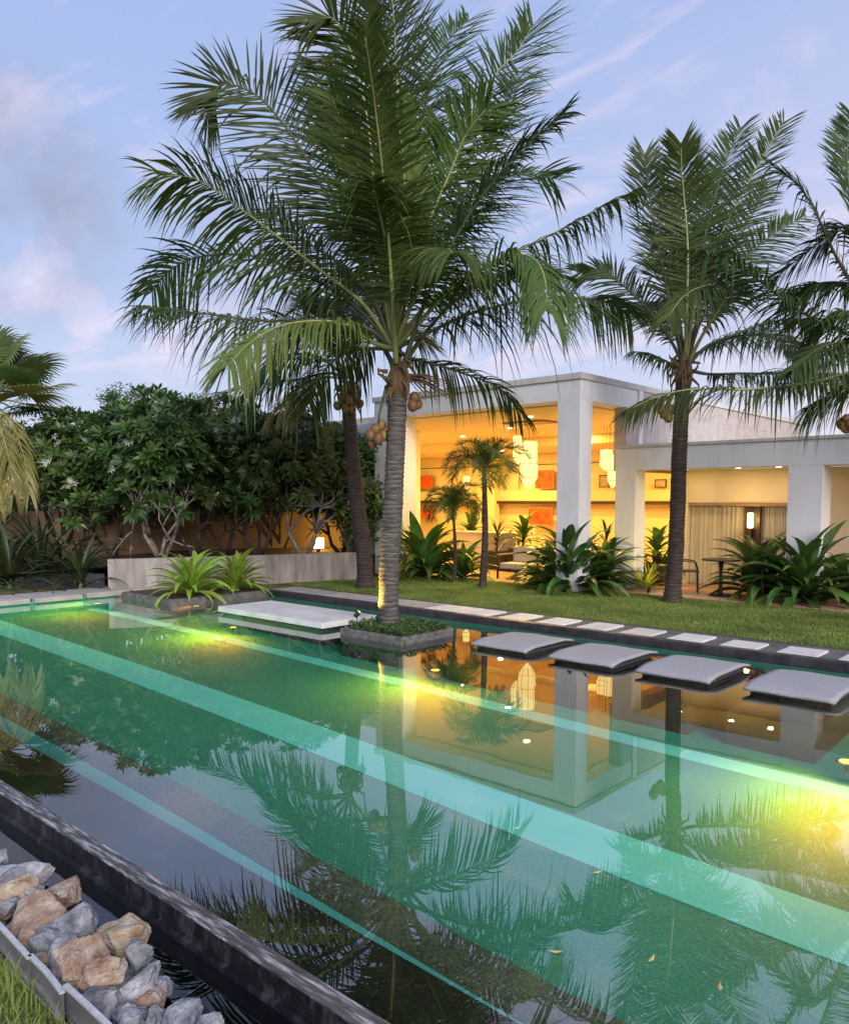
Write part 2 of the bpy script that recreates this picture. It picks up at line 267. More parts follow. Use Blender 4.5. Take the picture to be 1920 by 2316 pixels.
class MB:
    def __init__(s): s.v = []; s.f = []
    def add(s, v, f):
        n = len(s.v); s.v += [tuple(map(float, a)) for a in v]; s.f += [tuple(i + n for i in q) for q in f]; return s
    def quad(s, a, b, c, d): return s.add([a, b, c, d], [(0, 1, 2, 3)])
    def box(s, x0, x1, y0, y1, z0, z1):
        return s.add([(x0, y0, z0), (x1, y0, z0), (x1, y1, z0), (x0, y1, z0), (x0, y0, z1), (x1, y0, z1), (x1, y1, z1), (x0, y1, z1)],
                     [(0, 3, 2, 1), (4, 5, 6, 7), (0, 1, 5, 4), (1, 2, 6, 5), (2, 3, 7, 6), (3, 0, 4, 7)])
    def tube(s, pts, radii, sides=8, cap=True):
        pts = [np.array(p, float) for p in pts]; n = len(pts); base = len(s.v)
        if np.isscalar(radii): radii = [radii] * n
        ref = None
        for i, p in enumerate(pts):
            t = pts[min(i + 1, n - 1)] - pts[max(i - 1, 0)]; t = t / (np.linalg.norm(t) + 1e-9)
            if ref is None:
                a = np.array([0, 0, 1.0]) if abs(t[2]) < 0.9 else np.array([1.0, 0, 0]); ref = np.cross(t, a)
            ref = ref - t * (ref @ t); ref = ref / (np.linalg.norm(ref) + 1e-9); b = np.cross(t, ref)
            for k in range(sides):
                an = 2 * math.pi * k / sides; s.v.append(tuple(p + radii[i] * (ref * math.cos(an) + b * math.sin(an))))
        for i in range(n - 1):
            for k in range(sides):
                k2 = (k + 1) % sides; s.f.append((base + i * sides + k, base + i * sides + k2, base + (i + 1) * sides + k2, base + (i + 1) * sides + k))
        if cap:
            s.f.append(tuple(base + k for k in range(sides))[::-1]); s.f.append(tuple(base + (n - 1) * sides + k for k in range(sides)))
        return s
    def lathe(s, prof, c, sides=16):
        base = len(s.v)
        for r, z in prof:
            for k in range(sides):
                a = 2 * math.pi * k / sides; s.v.append((c[0] + r * math.cos(a), c[1] + r * math.sin(a), c[2] + z))
        for i in range(len(prof) - 1):
            for k in range(sides):
                k2 = (k + 1) % sides; s.f.append((base + i * sides + k, base + i * sides + k2, base + (i + 1) * sides + k2, base + (i + 1) * sides + k))
        s.f.append(tuple(base + k for k in range(sides))[::-1]); s.f.append(tuple(base + (len(prof) - 1) * sides + k for k in range(sides)))
        return s
    def build(s, name, mat, parent=None, smooth=False): return obj(name, s.v, s.f, mat, parent, smooth)
def box(name, b, mat, parent=None, bevel=0.0, seg=2):
    o = MB().box(*b).build(name, mat, parent)
    if bevel:
        bm = bmesh.new(); bm.from_mesh(o.data); bmesh.ops.bevel(bm, geom=bm.edges[:], offset=bevel, segments=seg, profile=0.6, affect='EDGES'); bm.to_mesh(o.data); bm.free()
    return o
def ellipsoid(mb, c, r, nu=12, nv=8, wob=0.0):
    v = []; f = []
    for i in range(nv + 1):
        th = math.pi * i / nv
        for k in range(nu):
            ph = 2 * math.pi * k / nu; w = 1 + wob * (random.random() - .5)
            v.append((c[0] + r[0] * w * math.sin(th) * math.cos(ph), c[1] + r[1] * w * math.sin(th) * math.sin(ph), c[2] + r[2] * math.cos(th)))
    for i in range(nv):
        for k in range(nu):
            k2 = (k + 1) % nu; f.append((i * nu + k, (i + 1) * nu + k, (i + 1) * nu + k2, i * nu + k2))
    return mb.add(v, f)
def nrm(v): v = np.array(v, float); return v / (np.linalg.norm(v) + 1e-9)
def crom(pts, n):
    P = [np.array(p, float) for p in pts]; P = [2 * P[0] - P[1]] + P + [2 * P[-1] - P[-2]]
    out = []; m = len(P) - 3
    for i in range(n):
        u = i / (n - 1) * m; k = min(int(u), m - 1); t = u - k; a, b, c, d = P[k:k + 4]
        out.append(0.5 * ((2 * b) + (-a + c) * t + (2 * a - 5 * b + 4 * c - d) * t * t + (-a + 3 * b - 3 * c + d) * t ** 3))
    return np.array(out)

# ================================================================== SETTING
# pool: water from V 2.03 to 10.0, deep floor -1.45, far wall at V 10; end wall U -15.8 (U -13.55 beyond V 7.75)
PU0, PU1, PV0, PV1, PD = -15.8, 4.2, 2.03, 10.0, -1.45
PB, PBV = -13.55, 7.75
g = MB()
BIG = 400
g.quad((-BIG, -BIG, -.1), (BIG, -BIG, -.1), (BIG, 1.27, -.1), (-BIG, 1.27, -.1))
g.quad((-BIG, 1.27, .08), (PU0 - .15, 1.27, .08), (PU0 - .15, BIG, .08), (-BIG, BIG, .08))
g.quad((PU1 + .15, 1.27, .08), (BIG, 1.27, .08), (BIG, BIG, .08), (PU1 + .15, BIG, .08))
g.quad((PU0 - .15, PV1 + .15, .08), (PU1 + .15, PV1 + .15, .08), (PU1 + .15, BIG, .08), (PU0 - .15, BIG, .08))
g.quad((PU0 - .15, PBV + .15, .08), (PB - .15, PBV + .15, .08), (PB - .15, PV1 + .15, .08), (PU0 - .15, PV1 + .15, .08))
struct(g.build('ground', 'ground_grass'))

pb = MB()
pb.quad((PU0, 2.68, PD), (PU1, 2.68, PD), (PU1, PV1, PD), (PU0, PV1, PD))
pb.quad((PU0, PV1, PD), (PU1, PV1, PD), (PU1, PV1, .05), (PU0, PV1, .05))
pb.quad((PU0, 2.03, PD), (PU0, PV1, PD), (PU0, PV1, .05), (PU0, 2.03, .05))
pb.quad((PU1, PV1, PD), (PU1, 2.03, PD), (PU1, 2.03, .05), (PU1, PV1, .05))
basin = struct(pb.build('pool_basin', 'pool_green'))
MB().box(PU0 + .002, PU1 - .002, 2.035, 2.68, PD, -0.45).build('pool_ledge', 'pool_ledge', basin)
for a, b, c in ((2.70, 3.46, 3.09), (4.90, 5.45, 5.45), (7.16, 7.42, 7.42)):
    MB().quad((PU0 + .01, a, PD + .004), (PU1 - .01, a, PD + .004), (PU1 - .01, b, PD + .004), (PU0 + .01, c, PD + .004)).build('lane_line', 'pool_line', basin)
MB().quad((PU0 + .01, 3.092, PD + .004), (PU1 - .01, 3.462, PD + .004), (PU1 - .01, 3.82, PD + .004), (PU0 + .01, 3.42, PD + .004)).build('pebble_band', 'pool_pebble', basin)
# planter block that fills the notch in the far-left corner
MB().box(PU0 + .003, PB, PBV, PV1 - .003, PD, .02).build('planter_wall', 'kerb_stone', basin)
pw = struct(MB().quad((PU0, PV0, 0), (PU1, PV0, 0), (PU1, PV1, 0), (PU0, PV1, 0)).build('pool_water', 'pool_water')); pw.visible_shadow = False   # clear water lets daylight through
# weir along the near side, the overflow channel and its water
weir = struct(MB().box(PU0, PU1, 1.94, 2.03, -.7, .012).build('pool_weir', 'weir_wall'))
x = PU0; i = 0
while x < PU1 - .01:
    w = 1.42; box('weir_cap', (x + .003, min(x + w, PU1) - .003, 1.938, 2.034, .0125, .026), 'weir_stone', weir, bevel=.005); x += w; i += 1
struct(MB().box(PU0, PU1, 1.915, 1.939, -.7, -.09).build('weir_step', 'weir_wall'))
struct(MB().quad((PU0, 1.3, -.5), (PU1, 1.3, -.5), (PU1, 1.93, -.5), (PU0, 1.93, -.5)).build('channel_floor', 'dark_concrete'))
struct(MB().quad((PU0, 1.29, -.115), (PU1, 1.29, -.115), (PU1, 1.916, -.115), (PU0, 1.916, -.115)).build('channel_water', 'channel_water'))
rb = MB(); 
nU, nV = 120, 10
for i in range(nU + 1):
    for k in range(nV + 1):
        u = -7.5 + 8.5 * i / nU; v = 1.30 + 0.46 * k / nV; s = k / nV
        rb.v.append((u, v, -.09 + .03 * math.sin(7 * u + 5 * v) * (1 - s) - .42 * s ** 2.2))
for i in range(nU):
    for k in range(nV):
        a = i * (nV + 1) + k; rb.f.append((a, a + nV + 1, a + nV + 2, a + 1))
struct(rb.build('channel_bank', 'gravel', smooth=True))

# kerbs
kerb = struct(box('pool_kerb', (PB, PU1 + .15, PV1 - .02, PV1 + .13, -.06, .12), 'kerb_dark', bevel=.03, seg=3))
k2 = struct(box('planter_kerb', (PB - .13, PB + .03, PBV - .03, PV1 - .025, -.05, .115), 'kerb_stone', bevel=.025, seg=3))
k3 = struct(box('planter_kerb', (PU0 + .35, PB - .135, PBV - .03, PBV + .13, -.05, .112), 'kerb_stone', bevel=.025, seg=3))
struct(MB().quad((PU0 - .1, PBV + .12, .09), (PB - .12, PBV + .12, .09), (PB - .12, PV1 + .1, .09), (PU0 - .1, PV1 + .1, .09)).build('planter_bed', 'soil'))
# path of pale slabs in dark gravel along the far side
path = struct(MB().quad((-14.0, PV1 + .12, .088), (PU1 + 6, PV1 + .12, .088), (PU1 + 6, 11.0, .088), (-14.0, 11.0, .088)).build('garden_path', 'gravel'))
k = 0; u = -13.65
while u < 5.0:
    if u < -9.3: w, gap, v1 = 0.84, 0.03, 10.80
    else: w, gap, v1 = 0.46, 0.26, 10.80 - max(0, (u + 7) * .035)
    jx = random.uniform(-.01, .01)
    b = box('slab', (u + jx, u + w + jx, 10.165 + random.uniform(-.01, .01), v1 + random.uniform(-.02, .02), .06, .112 + random.uniform(0, .006)), 'paver_white' if u > -9.4 else 'paver_grey', path, bevel=.008)
    u += w + gap; k += 1
# larger slabs across the end of the pool
epath = struct(MB().quad((-17.1, 1.4, .086), (PU0 + .0, 1.4, .086), (PU0 + .0, 8.6, .086), (-17.1, 8.6, .086)).build('end_path', 'soil'))
v = 2.1
while v < 8.2:
    box('slab', (PU0 - .92 + random.uniform(-.03, .03), PU0 + .10 + random.uniform(-.03, .02), v + .03, v + .95, .02, .115 + random.uniform(0, .01)), 'paver_grey', epath, bevel=.012); v += 1.0
# lawn
struct(MB().quad((-14.6, 11.0, .092), (9, 11.0, .092), (9, 14.75, .092), (-14.6, 14.75, .092)).build('lawn', 'ground_grass'))
def grass_patch(name, n, region, hmin, hmax, wid, mat, label, z, segs=2, lean=.5, cat='grass'):
    u = RNG.uniform(region[0], region[1], n); v = RNG.uniform(region[2], region[3], n)
    h = RNG.uniform(hmin, hmax, n); a = RNG.uniform(0, 2 * math.pi, n); ln = RNG.uniform(0.1, lean, n); wv = wid * RNG.uniform(.6, 1.3, n)
    verts = np.zeros((n, segs * 2 + 1, 3)); ca, sa = np.cos(a), np.sin(a)
    for s in range(segs):
        t = s / segs; off = ln * h * t * t; ww = wv * (1 - .5 * t)
        for q, sg in ((0, -1), (1, 1)):
            verts[:, s * 2 + q, 0] = u + ca * off - sa * ww * sg; verts[:, s * 2 + q, 1] = v + sa * off + ca * ww * sg; verts[:, s * 2 + q, 2] = z + h * t * (1 - .25 * ln * t)
    verts[:, -1, 0] = u + ca * ln * h; verts[:, -1, 1] = v + sa * ln * h; verts[:, -1, 2] = z + h * (1 - .25 * ln)
    m = segs * 2 + 1; faces = []
    for i in range(n):
        b = i * m
        for s in range(segs - 1): faces.append((b + s * 2, b + s * 2 + 1, b + s * 2 + 3, b + s * 2 + 2))
        faces.append((b + m - 3, b + m - 2, b + m - 1))
    o = obj(name, verts.reshape(-1, 3), faces, mat); o['kind'] = 'stuff'; o['label'] = label; o['category'] = cat
    return o
grass_patch('lawn_grass', 120000, (-14.2, 1.5, 11.02, 14.7), .02, .05, .008, 'grass_blade', 'short green lawn grass between the slab path and the house', .09, segs=1)
grass_patch('near_grass', 9000, (-6.2, -1.8, .2, 1.27), .05, .13, .0035, 'grass_near', 'long bright grass in front of the metal edging', -.1, segs=4, lean=1.1)

# ------------------------------------------------------------------ fan out: garden walls
def wall_strip(mb, pts, th, z0, z1):
    pts = [np.array(p, float) for p in pts]; n = len(pts); L = []; R = []
    for i, p in enumerate(pts):
        t = pts[min(i + 1, n - 1)] - pts[max(i - 1, 0)]; t = t / np.linalg.norm(t); nn = np.array([-t[1], t[0]]); L.append(p + nn * th / 2); R.append(p - nn * th / 2)
    b = len(mb.v)
    for l, r in zip(L, R): mb.v += [(l[0], l[1], z0), (l[0], l[1], z1), (r[0], r[1], z1), (r[0], r[1], z0)]
    for i in range(n - 1):
        for k in range(4):
            k2 = (k + 1) % 4; mb.f.append((b + i * 4 + k, b + i * 4 + k2, b + (i + 1) * 4 + k2, b + (i + 1) * 4 + k))
    mb.f.append((b, b + 1, b + 2, b + 3)); e = b + (n - 1) * 4; mb.f.append((e + 3, e + 2, e + 1, e)); return mb
tag(wall_strip(MB(), [(-20.2, -4), (-20.2, 8), (-20.0, 11.5), (-19.4, 13.4), (-18.6, 14.6), (-17.6, 15.5), (-16.1, 16.3)], .22, 0, 1.72).build('boundary_wall', 'tan_wall'), 'long tan rendered boundary wall behind the frangipani trees', 'wall')
tag(wall_strip(MB(), [(-16.28, 7.86), (-15.75, 9.0), (-15.2, 10.2), (-14.65, 11.5), (-14.02, 12.95)], .16, .05, .74).build('planter_wall', 'raw_concrete'), 'low streaked raw concrete retaining wall behind the lilies', 'wall')
tag(wall_strip(MB(), [(-16.45, 7.8), (-17.2, 7.6), (-18.2, 6.9), (-19.0, 5.6)], .16, .05, .42).build('low_wall', 'dark_concrete'), 'low dark curved garden wall by the end of the pool', 'wall')
bed = MB(); ring = [(-16.2, 7.95), (-14.05, 12.9), (-14.75, 14.5), (-16.2, 16.1), (-18.5, 14.5), (-20.0, 11.5), (-20.1, 4.0), (-18.8, 5.8)]
bed.v = [(a, b, .60 if i < 6 else .3) for i, (a, b) in enumerate(ring)]; bed.f = [tuple(range(len(ring)))]
struct(bed.build('raised_bed', 'soil'))

# ================================================================== HOUSE
VW, UH, VC = 15.6, -8.66, 14.13          # wing facade plane, hall's right wall, portal front
ZL, ZT = 4.03, 4.57
house = thing('house', 'white flat roofed villa with a tall glowing portal hall and a lower porch wing', 'house', (UH, VW, .1))
def part(name, b, mat='white_plaster', bevel=0.008): return box(name, b, mat, house, bevel)
part('terrace', (-24.5, 8, 14.78, 26, -.2, .10), 'terrace_tile')
# portal columns and beams
part('column', (-9.20, UH, VC, 14.60, .10, ZL))
part('column', (-14.65, -13.66, VC, 14.62, .10, ZL))
part('column', (UH, -8.18, VW, 16.05, .10, 3.10))
part('front_beam', (-14.65, UH, VC, 14.60, ZL, 4.44))
part('side_beam', (-9.10, UH, 14.602, 16.72, ZL, 4.44))
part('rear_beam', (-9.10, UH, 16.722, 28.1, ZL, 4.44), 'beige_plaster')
part('roof_cap', (-14.69, UH + .04, VC - .04, 14.64, 4.442, ZT), 'cap_plaster')
part('roof_cap', (-9.14, UH + .04, 14.642, 28.1, 4.442, ZT), 'cap_plaster')
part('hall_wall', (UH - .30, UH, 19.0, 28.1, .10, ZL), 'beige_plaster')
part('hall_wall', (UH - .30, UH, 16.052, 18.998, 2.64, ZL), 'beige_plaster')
part('vertical_joint', (UH, UH + .05, 16.55, 16.72, 3.16, 4.44))
part('ceiling', (-24.5, UH - .46, 14.602, 25.2, 4.0, 4.16), 'ceiling_plaster')
part('back_wall', (-26, UH - .31, 25.0, 25.25, .10, 3.998), 'interior_plaster')
part('left_wall', (-24.7, -24.45, 17.0, 24.998, .10, 3.998), 'interior_plaster')
part('front_wall', (-24.4, -15.9, 17.0, 17.2, .10, 3.99))
part('side_wall', (-16.0, -15.9, 14.63, 16.998, .10, 3.99))
part('front_return', (-15.9, -14.651, 14.45, 14.62, .10, 3.99))
part('bulkhead', (-24.4, UH - .5, 21.5, 24.99, 3.72, 3.998), 'ceiling_plaster')
part('shelf', (-24.4, -9.0, 24.55, 24.998, 1.84, 1.95), 'dark_wood')
part('upper_band', (-24.4, -9.0, 24.75, 24.998, 1.951, 2.33), 'interior_plaster')
part('pilaster', (-19.55, -18.7, 24.40, 24.74, .10, 2.75), 'interior_plaster')
part('picture_rail', (-24.4, -9.0, 24.95, 24.998, 3.30, 3.325), 'dark_wood')
# porch wing
part('fascia', (-8.179, 8, VW, 16.0, 2.63, 3.10))
part('fascia_cap', (UH + .042, 8, VW - .035, 16.04, 3.102, 3.165), 'cap_plaster')
part('wing_roof', (UH + .06, 8, 16.042, 22, 2.95, 3.10))
part('porch_ceiling', (-8.17, 8, 16.002, 17.2, 2.66, 2.90), 'ceiling_plaster')
part('column', (-5.07, -4.47, VW + .001, 16.15, .10, 2.629))
part('column', (-1.4, -.8, VW + .001, 16.15, .10, 2.629))
part('porch_wall', (-8.0, 8, 17.2, 17.4, 1.93, 2.655), 'interior_plaster')
part('porch_wall', (-8.0, -7.72, 17.2, 17.4, .10, 1.928), 'interior_plaster')
part('porch_wall', (-5.05, 8, 17.2, 17.4, .10, 1.928), 'interior_plaster')
part('door_head', (-7.7, -5.07, 17.17, 17.35, 1.86, 1.925), 'light_wood')
part('room_wall', (-7.9, -4.3, 19.5, 19.6, .1, 2.6), 'interior_plaster')
def disc(name, c, r, mat, parent=None, h=.012, sides=20, up=1):
    return MB().lathe([(r, 0), (r, h)], (c[0], c[1], c[2] if up > 0 else c[2] - h), sides).build(name, mat, parent)
def lamp(name, kind, loc, energy, color, parent=None, size=.1, rot=None, **kw):
    l = bpy.data.lights.new(name, kind); l.energy = energy; l.color = color
    if kind == 'AREA': l.shape = 'DISK'; l.size = size
    else: l.shadow_soft_size = size
    for k_, v_ in kw.items(): setattr(l, k_, v_)
    o = bpy.data.objects.new(name, l); COL.objects.link(o); o.location = tuple(map(float, loc))
    if rot is not None: o.rotation_euler = rot
    return o
WARM = (1.0, 0.62, 0.115)
for u, v in ((-11.2, 16.0), (-13.4, 18.2), (-16.2, 19.5), (-13.0, 21.0), (-17.0, 22.6), (-21.0, 22.4), (-20.5, 18.5), (-9.9, 18.8), (-10.6, 22.8)):
    z = 3.998 if v < 21.5 else 3.719
    disc('downlight', (u, v, z), .075, 'downlight_glow', house, up=-1)
    lamp('downlight_lamp', 'AREA', (u, v, z - .03), 125 * {16.0: 1.25, 18.2: .8, 22.6: 1.35, 22.4: .75, 21.0: .8}.get(v, 1.0), WARM, size=.13)
for u in (-6.35, -5.55, -2.5, -7.5):
    disc('downlight', (u, 16.5, 2.659), .055, 'downlight_glow', house, up=-1)
    lamp('downlight_lamp', 'AREA', (u, 16.5, 2.63), 5, (1.0, .62, .28), size=.08)

# curtains in the porch doorway
def curtain(u0, u1, v, label):
    n = 90; verts = []; faces = []
    for i in range(n + 1):
        u = u0 + (u1 - u0) * i / n; y = v + .035 * math.sin(i * .93) + .02 * math.sin(i * .37 + 1)
        verts += [(u, y, .115), (u, y + .01 * math.sin(i), 1.0), (u, v + .6 * (y - v), 1.85)]
    for i in range(n):
        for k_ in range(2): faces.append((i * 3 + k_, i * 3 + 3 + k_, i * 3 + 4 + k_, i * 3 + 1 + k_))
    t = thing('curtain', label, 'curtain', ((u0 + u1) / 2, v, .11)); obj('drape', verts, faces, 'curtain', t, True)
    MB().tube([(u0, v, 1.845), (u1, v, 1.845)], .008, 8).build('rail', 'lamp_metal', t)
XU = lambda x, v: float(onv(x, 1100, v)[0])
curtain(XU(1404, 17.36), XU(1526, 17.36), 17.36, 'wide pleated cream curtain behind the porch chairs')
curtain(XU(1549, 17.36), XU(1622, 17.36), 17.36, 'narrow cream curtain between the wall sconce and the porch column')
SX = XU(1537, 17.1)
t = thing('wall_sconce', 'narrow glowing wall sconce between the two cream curtains', 'sconce', (SX, 17.1, 1.3))
MB().lathe([(.045, 0), (.06, .02), (.06, .30), (.05, .32)], (SX, 17.12, 1.40), 12).build('shade', 'sconce_glow', t)
MB().box(SX - .025, SX + .025, 17.10, 17.22, 1.08, 1.40).build('bracket', 'dark_wood', t)
MB().box(SX - .16, SX + .16, 17.22, 17.33, .10, 1.858).build('door_post', 'dark_wood', house)
lamp('wall_sconce_light', 'POINT', (SX, 16.95, 1.56), 6, (1.0, .6, .15), size=.05)

# pendant lanterns
def pendant(c, ln, r, zc, label, cat='lamp'):
    t = thing('pendant_lantern', label, cat, (c[0], c[1], zc - 0.0), 'pendant lanterns in the hall')
    ztop = c[2] + ln; prof = [(.004, 0), (r * .55, ln * .10), (r, ln * .24), (r * 1.0, ln * .52), (r * .9, ln * .53), (r * .92, ln), (r * .4, ln + .01)]
    MB().lathe(prof, c, 8).build('shade', 'lantern_glow', t)
    fr = MB()
    for z_, rr in ((ln * .24, r), (ln * .53, r), (ln * .99, r * .93)): fr.lathe([(rr + .006, z_ - .006), (rr + .006, z_ + .006)], c, 8)
    for k_ in range(8):
        a_ = k_ * math.pi / 4; fr.tube([(c[0] + rr_ * 1.01 * math.cos(a_), c[1] + rr_ * 1.01 * math.sin(a_), c[2] + z_) for rr_, z_ in prof[1:6]], .006, 4)
    fr.build('frame', 'light_wood', t)
    for k_ in range(3):
        a = k_ * 2.1; MB().tube([(c[0] + r * .5 * math.cos(a), c[1] + r * .5 * math.sin(a), ztop), (c[0] + r * .5 * math.cos(a), c[1] + r * .5 * math.sin(a), zc)], .005, 5).build('cord', 'black_iron', t)
    return t
def pend_px(x, y0, y1, wpx, v, zc, label):
    a = onv(x, y0, v); b = onv(x, y1, v); d = depth_of(a); pendant((b[0], b[1], b[2]), a[2] - b[2], wpx * SK * d / F / 2, zc, label)
pend_px(1084, 905, 1003, 37, 17.0, 3.96, 'largest pendant lantern, long with a pointed foot, beside the portal column')
pend_px(1062, 893, 952, 22, 17.6, 3.96, 'smaller pendant lantern half hidden behind the largest one')
pend_px(957, 976, 1003, 15, 20.5, 3.998, 'pendant lantern glowing behind the taller slim palm')
pend_px(1243, 922, 966, 28, 19.2, 3.998, 'short rounded pendant lantern seen through the side opening of the portal')
pend_px(1256, 932, 1002, 22, 18.4, 3.998, 'long pendant lantern against the inner edge of the second column')
t = thing('ceiling_canopy', 'rectangular metal canopy on the ceiling above the largest lantern', 'lamp', (-11.95, 17.1, 3.94))
box('plate', (-12.6, -11.35, 16.75, 17.5, 3.955, 3.985), 'light_wood', t, bevel=.006); box('mount', (-12.15, -11.8, 16.95, 17.3, 3.985, 3.999), 'light_wood', t)
# paintings on the back wall
def painting(x0, y0, x1, y1, v, mat, label, frame='light_wood'):
    a = onv(x0, y0, v); b = onv(x1, y1, v); u0, u1 = sorted((a[0], b[0])); z0, z1 = sorted((a[2], b[2]))
    t = thing('painting', label, 'painting', ((u0 + u1) / 2, v, z0))
    box('canvas', (u0, u1, v - .02, v + .02, z0, z1), mat, t)
    for bb in ((u0 - .03, u1 + .03, v - .03, v + .03, z1, z1 + .03), (u0 - .03, u1 + .03, v - .03, v + .03, z0 - .03, z0), (u0 - .03, u0 - .001, v - .03, v + .03, z0, z1), (u1 + .001, u1 + .03, v - .03, v + .03, z0, z1)):
        MB().box(*bb).build('frame', frame, t)
painting(832, 978, 887, 1001, 24.70, 'red_paint', 'wide red and orange painting high on the wall beside the main palm trunk')
painting(830, 1042, 888, 1063, 24.50, 'red_paint', 'wide red painting under the shelf beside the main palm trunk')
painting(1100, 966, 1135, 1000, 24.70, 'red_paint', 'upright red painting high on the wall left of the corner column')
painting(1086, 1042, 1132, 1076, 24.50, 'red_paint', 'square red painting under the shelf left of the corner column')
painting(1231, 976, 1248, 998, 24.70, 'picture_paper', 'small dark framed picture in the side opening of the portal', 'dark_wood')
painting(1345, 985, 1365, 998, 24.70, 'picture_paper', 'small pale framed picture seen over the porch beside the dark palm trunk', 'dark_wood')
# sideboard, low wall, sofa
t = thing('low_counter', 'pale rendered low counter behind the slim palms', 'counter', (-13.6, 17.8, .1)); box('body', (-14.9, -12.75, 17.6, 18.1, .10, 1.05), 'interior_plaster', t); box('top', (-14.95, -12.7, 17.55, 18.15, 1.051, 1.09), 'white_marble', t, bevel=.006)
def lounge_chair(c, label):
    t = thing('lounge_sofa', label, 'sofa', (c[0], c[1], .1)); u, v = c; w, d = 1.15, .75
    box('seat_cushion', (u - w / 2 + .04, u + w / 2 - .04, v - d / 2 + .02, v + d / 2 - .12, .34, .48), 'cushion', t, bevel=.03)
    box('back_cushion', (u - w / 2 + .06, u + w / 2 - .06, v + d / 2 - .22, v + d / 2 - .08, .481, .86), 'cushion', t, bevel=.04)
    for sx in (-1, 1):
        for sy in (-1, 1): MB().box(u + sx * w / 2 - .02, u + sx * w / 2 + .02, v + sy * d / 2 - .02, v + sy * d / 2 + .02, .10, .66).build('leg', 'dark_wood', t)
        MB().box(u + sx * w / 2 - .025, u + sx * w / 2 + .025, v - d / 2 - .02, v + d / 2 + .02, .661, .69).build('armrest', 'light_wood', t)
    MB().box(u - w / 2 + .02, u + w / 2 - .02, v - d / 2 + .0, v + d / 2 - .02, .28, .335).build('seat_frame', 'dark_wood', t)
    MB().box(u - w / 2 + .02, u + w / 2 - .02, v + d / 2 - .04, v + d / 2 - .005, .66, .70).build('back_rail', 'light_wood', t)
lounge_chair((-11.05, 15.7), 'low timber lounge sofa with cream cushions in front of the hall')
def cafe_chair(c, rz, label):
    t = thing('cafe_chair', label, 'chair', (c[0], c[1], .1), 'iron chairs on the porch'); M = Matrix.Translation((c[0], c[1], .10)) @ Matrix.Rotation(rz, 4, 'Z')
    W_ = lambda *p: tuple(M @ Vector(p))
    def tb(name, pts, r, sides=7): MB().tube([W_(*p) for p in pts], r, sides).build(name, 'black_iron', t)
    tb('leg', [(-.20, .20, 0), (-.19, .18, .45)], .012); tb('leg', [(.20, .20, 0), (.19, .18, .45)], .012)
    tb('leg', [(-.21, -.24, 0), (-.19, -.19, .45), (-.19, -.24, .86)], .012); tb('leg', [(.21, -.24, 0), (.19, -.19, .45), (.19, -.24, .86)], .012)
    s = MB(); s.add([W_(x_, y_, z_) for z_ in (.44, .465) for x_, y_ in ((-.21, -.2), (.21, -.2), (.22, .21), (-.22, .21))], [(0, 3, 2, 1), (4, 5, 6, 7), (0, 1, 5, 4), (1, 2, 6, 5), (2, 3, 7, 6), (3, 0, 4, 7)]); s.build('seat', 'dark_wood', t)
    for sx in (-1, 1): tb('armrest', [(sx * .19, -.22, .66), (sx * .235, -.02, .665), (sx * .235, .14, .64), (sx * .20, .19, .46)], .013)
    tb('backrest', [(-.19, -.24, .85), (-.1, -.275, .87), (.1, -.275, .87), (.19, -.24, .85)], .016)
    for x_ in (-.09, 0, .09): tb('spindle', [(x_, -.2, .46), (x_, -.272, .865)], .006, 5)
    tb('stretcher', [(-.2, .19, .2), (.2, .19, .2)], .007, 5)
cafe_chair((-6.95, 15.55), -1.1, 'black iron armchair right beside the dark palm trunk on the porch')
cafe_chair((-5.55, 15.45), 1.5, 'black iron armchair half hidden by the leafy plant, right of the round table')
t = thing('cafe_table', 'small round black pedestal table between the two iron chairs', 'table', (-6.25, 15.5, .1))
MB().lathe([(.36, .70), (.37, .71), (.37, .725), (.35, .73)], (-6.25, 15.5, .1), 28).build('top', 'black_iron', t); MB().lathe([(.05, .03), (.035, .2), (.03, .5), (.06, .70)], (-6.25, 15.5, .1), 12).build('pedestal', 'black_iron', t); MB().lathe([(.24, 0), (.22, .025), (.05, .05)], (-6.25, 15.5, .1), 20).build('foot', 'black_iron', t)

# ================================================================== THINGS IN THE POOL
# floating white platform
t = thing('platform', 'large white marble deck slab floating low over the far end of the pool', 'platform', (-10.6, 8.33, 0))
box('slab', (-12.0, -9.2, 7.76, 8.9, .046, .135), 'white_marble', t, bevel=.006); box('base', (-11.7, -9.5, 8.05, 8.7, PD, .045), 'dark_concrete', t)
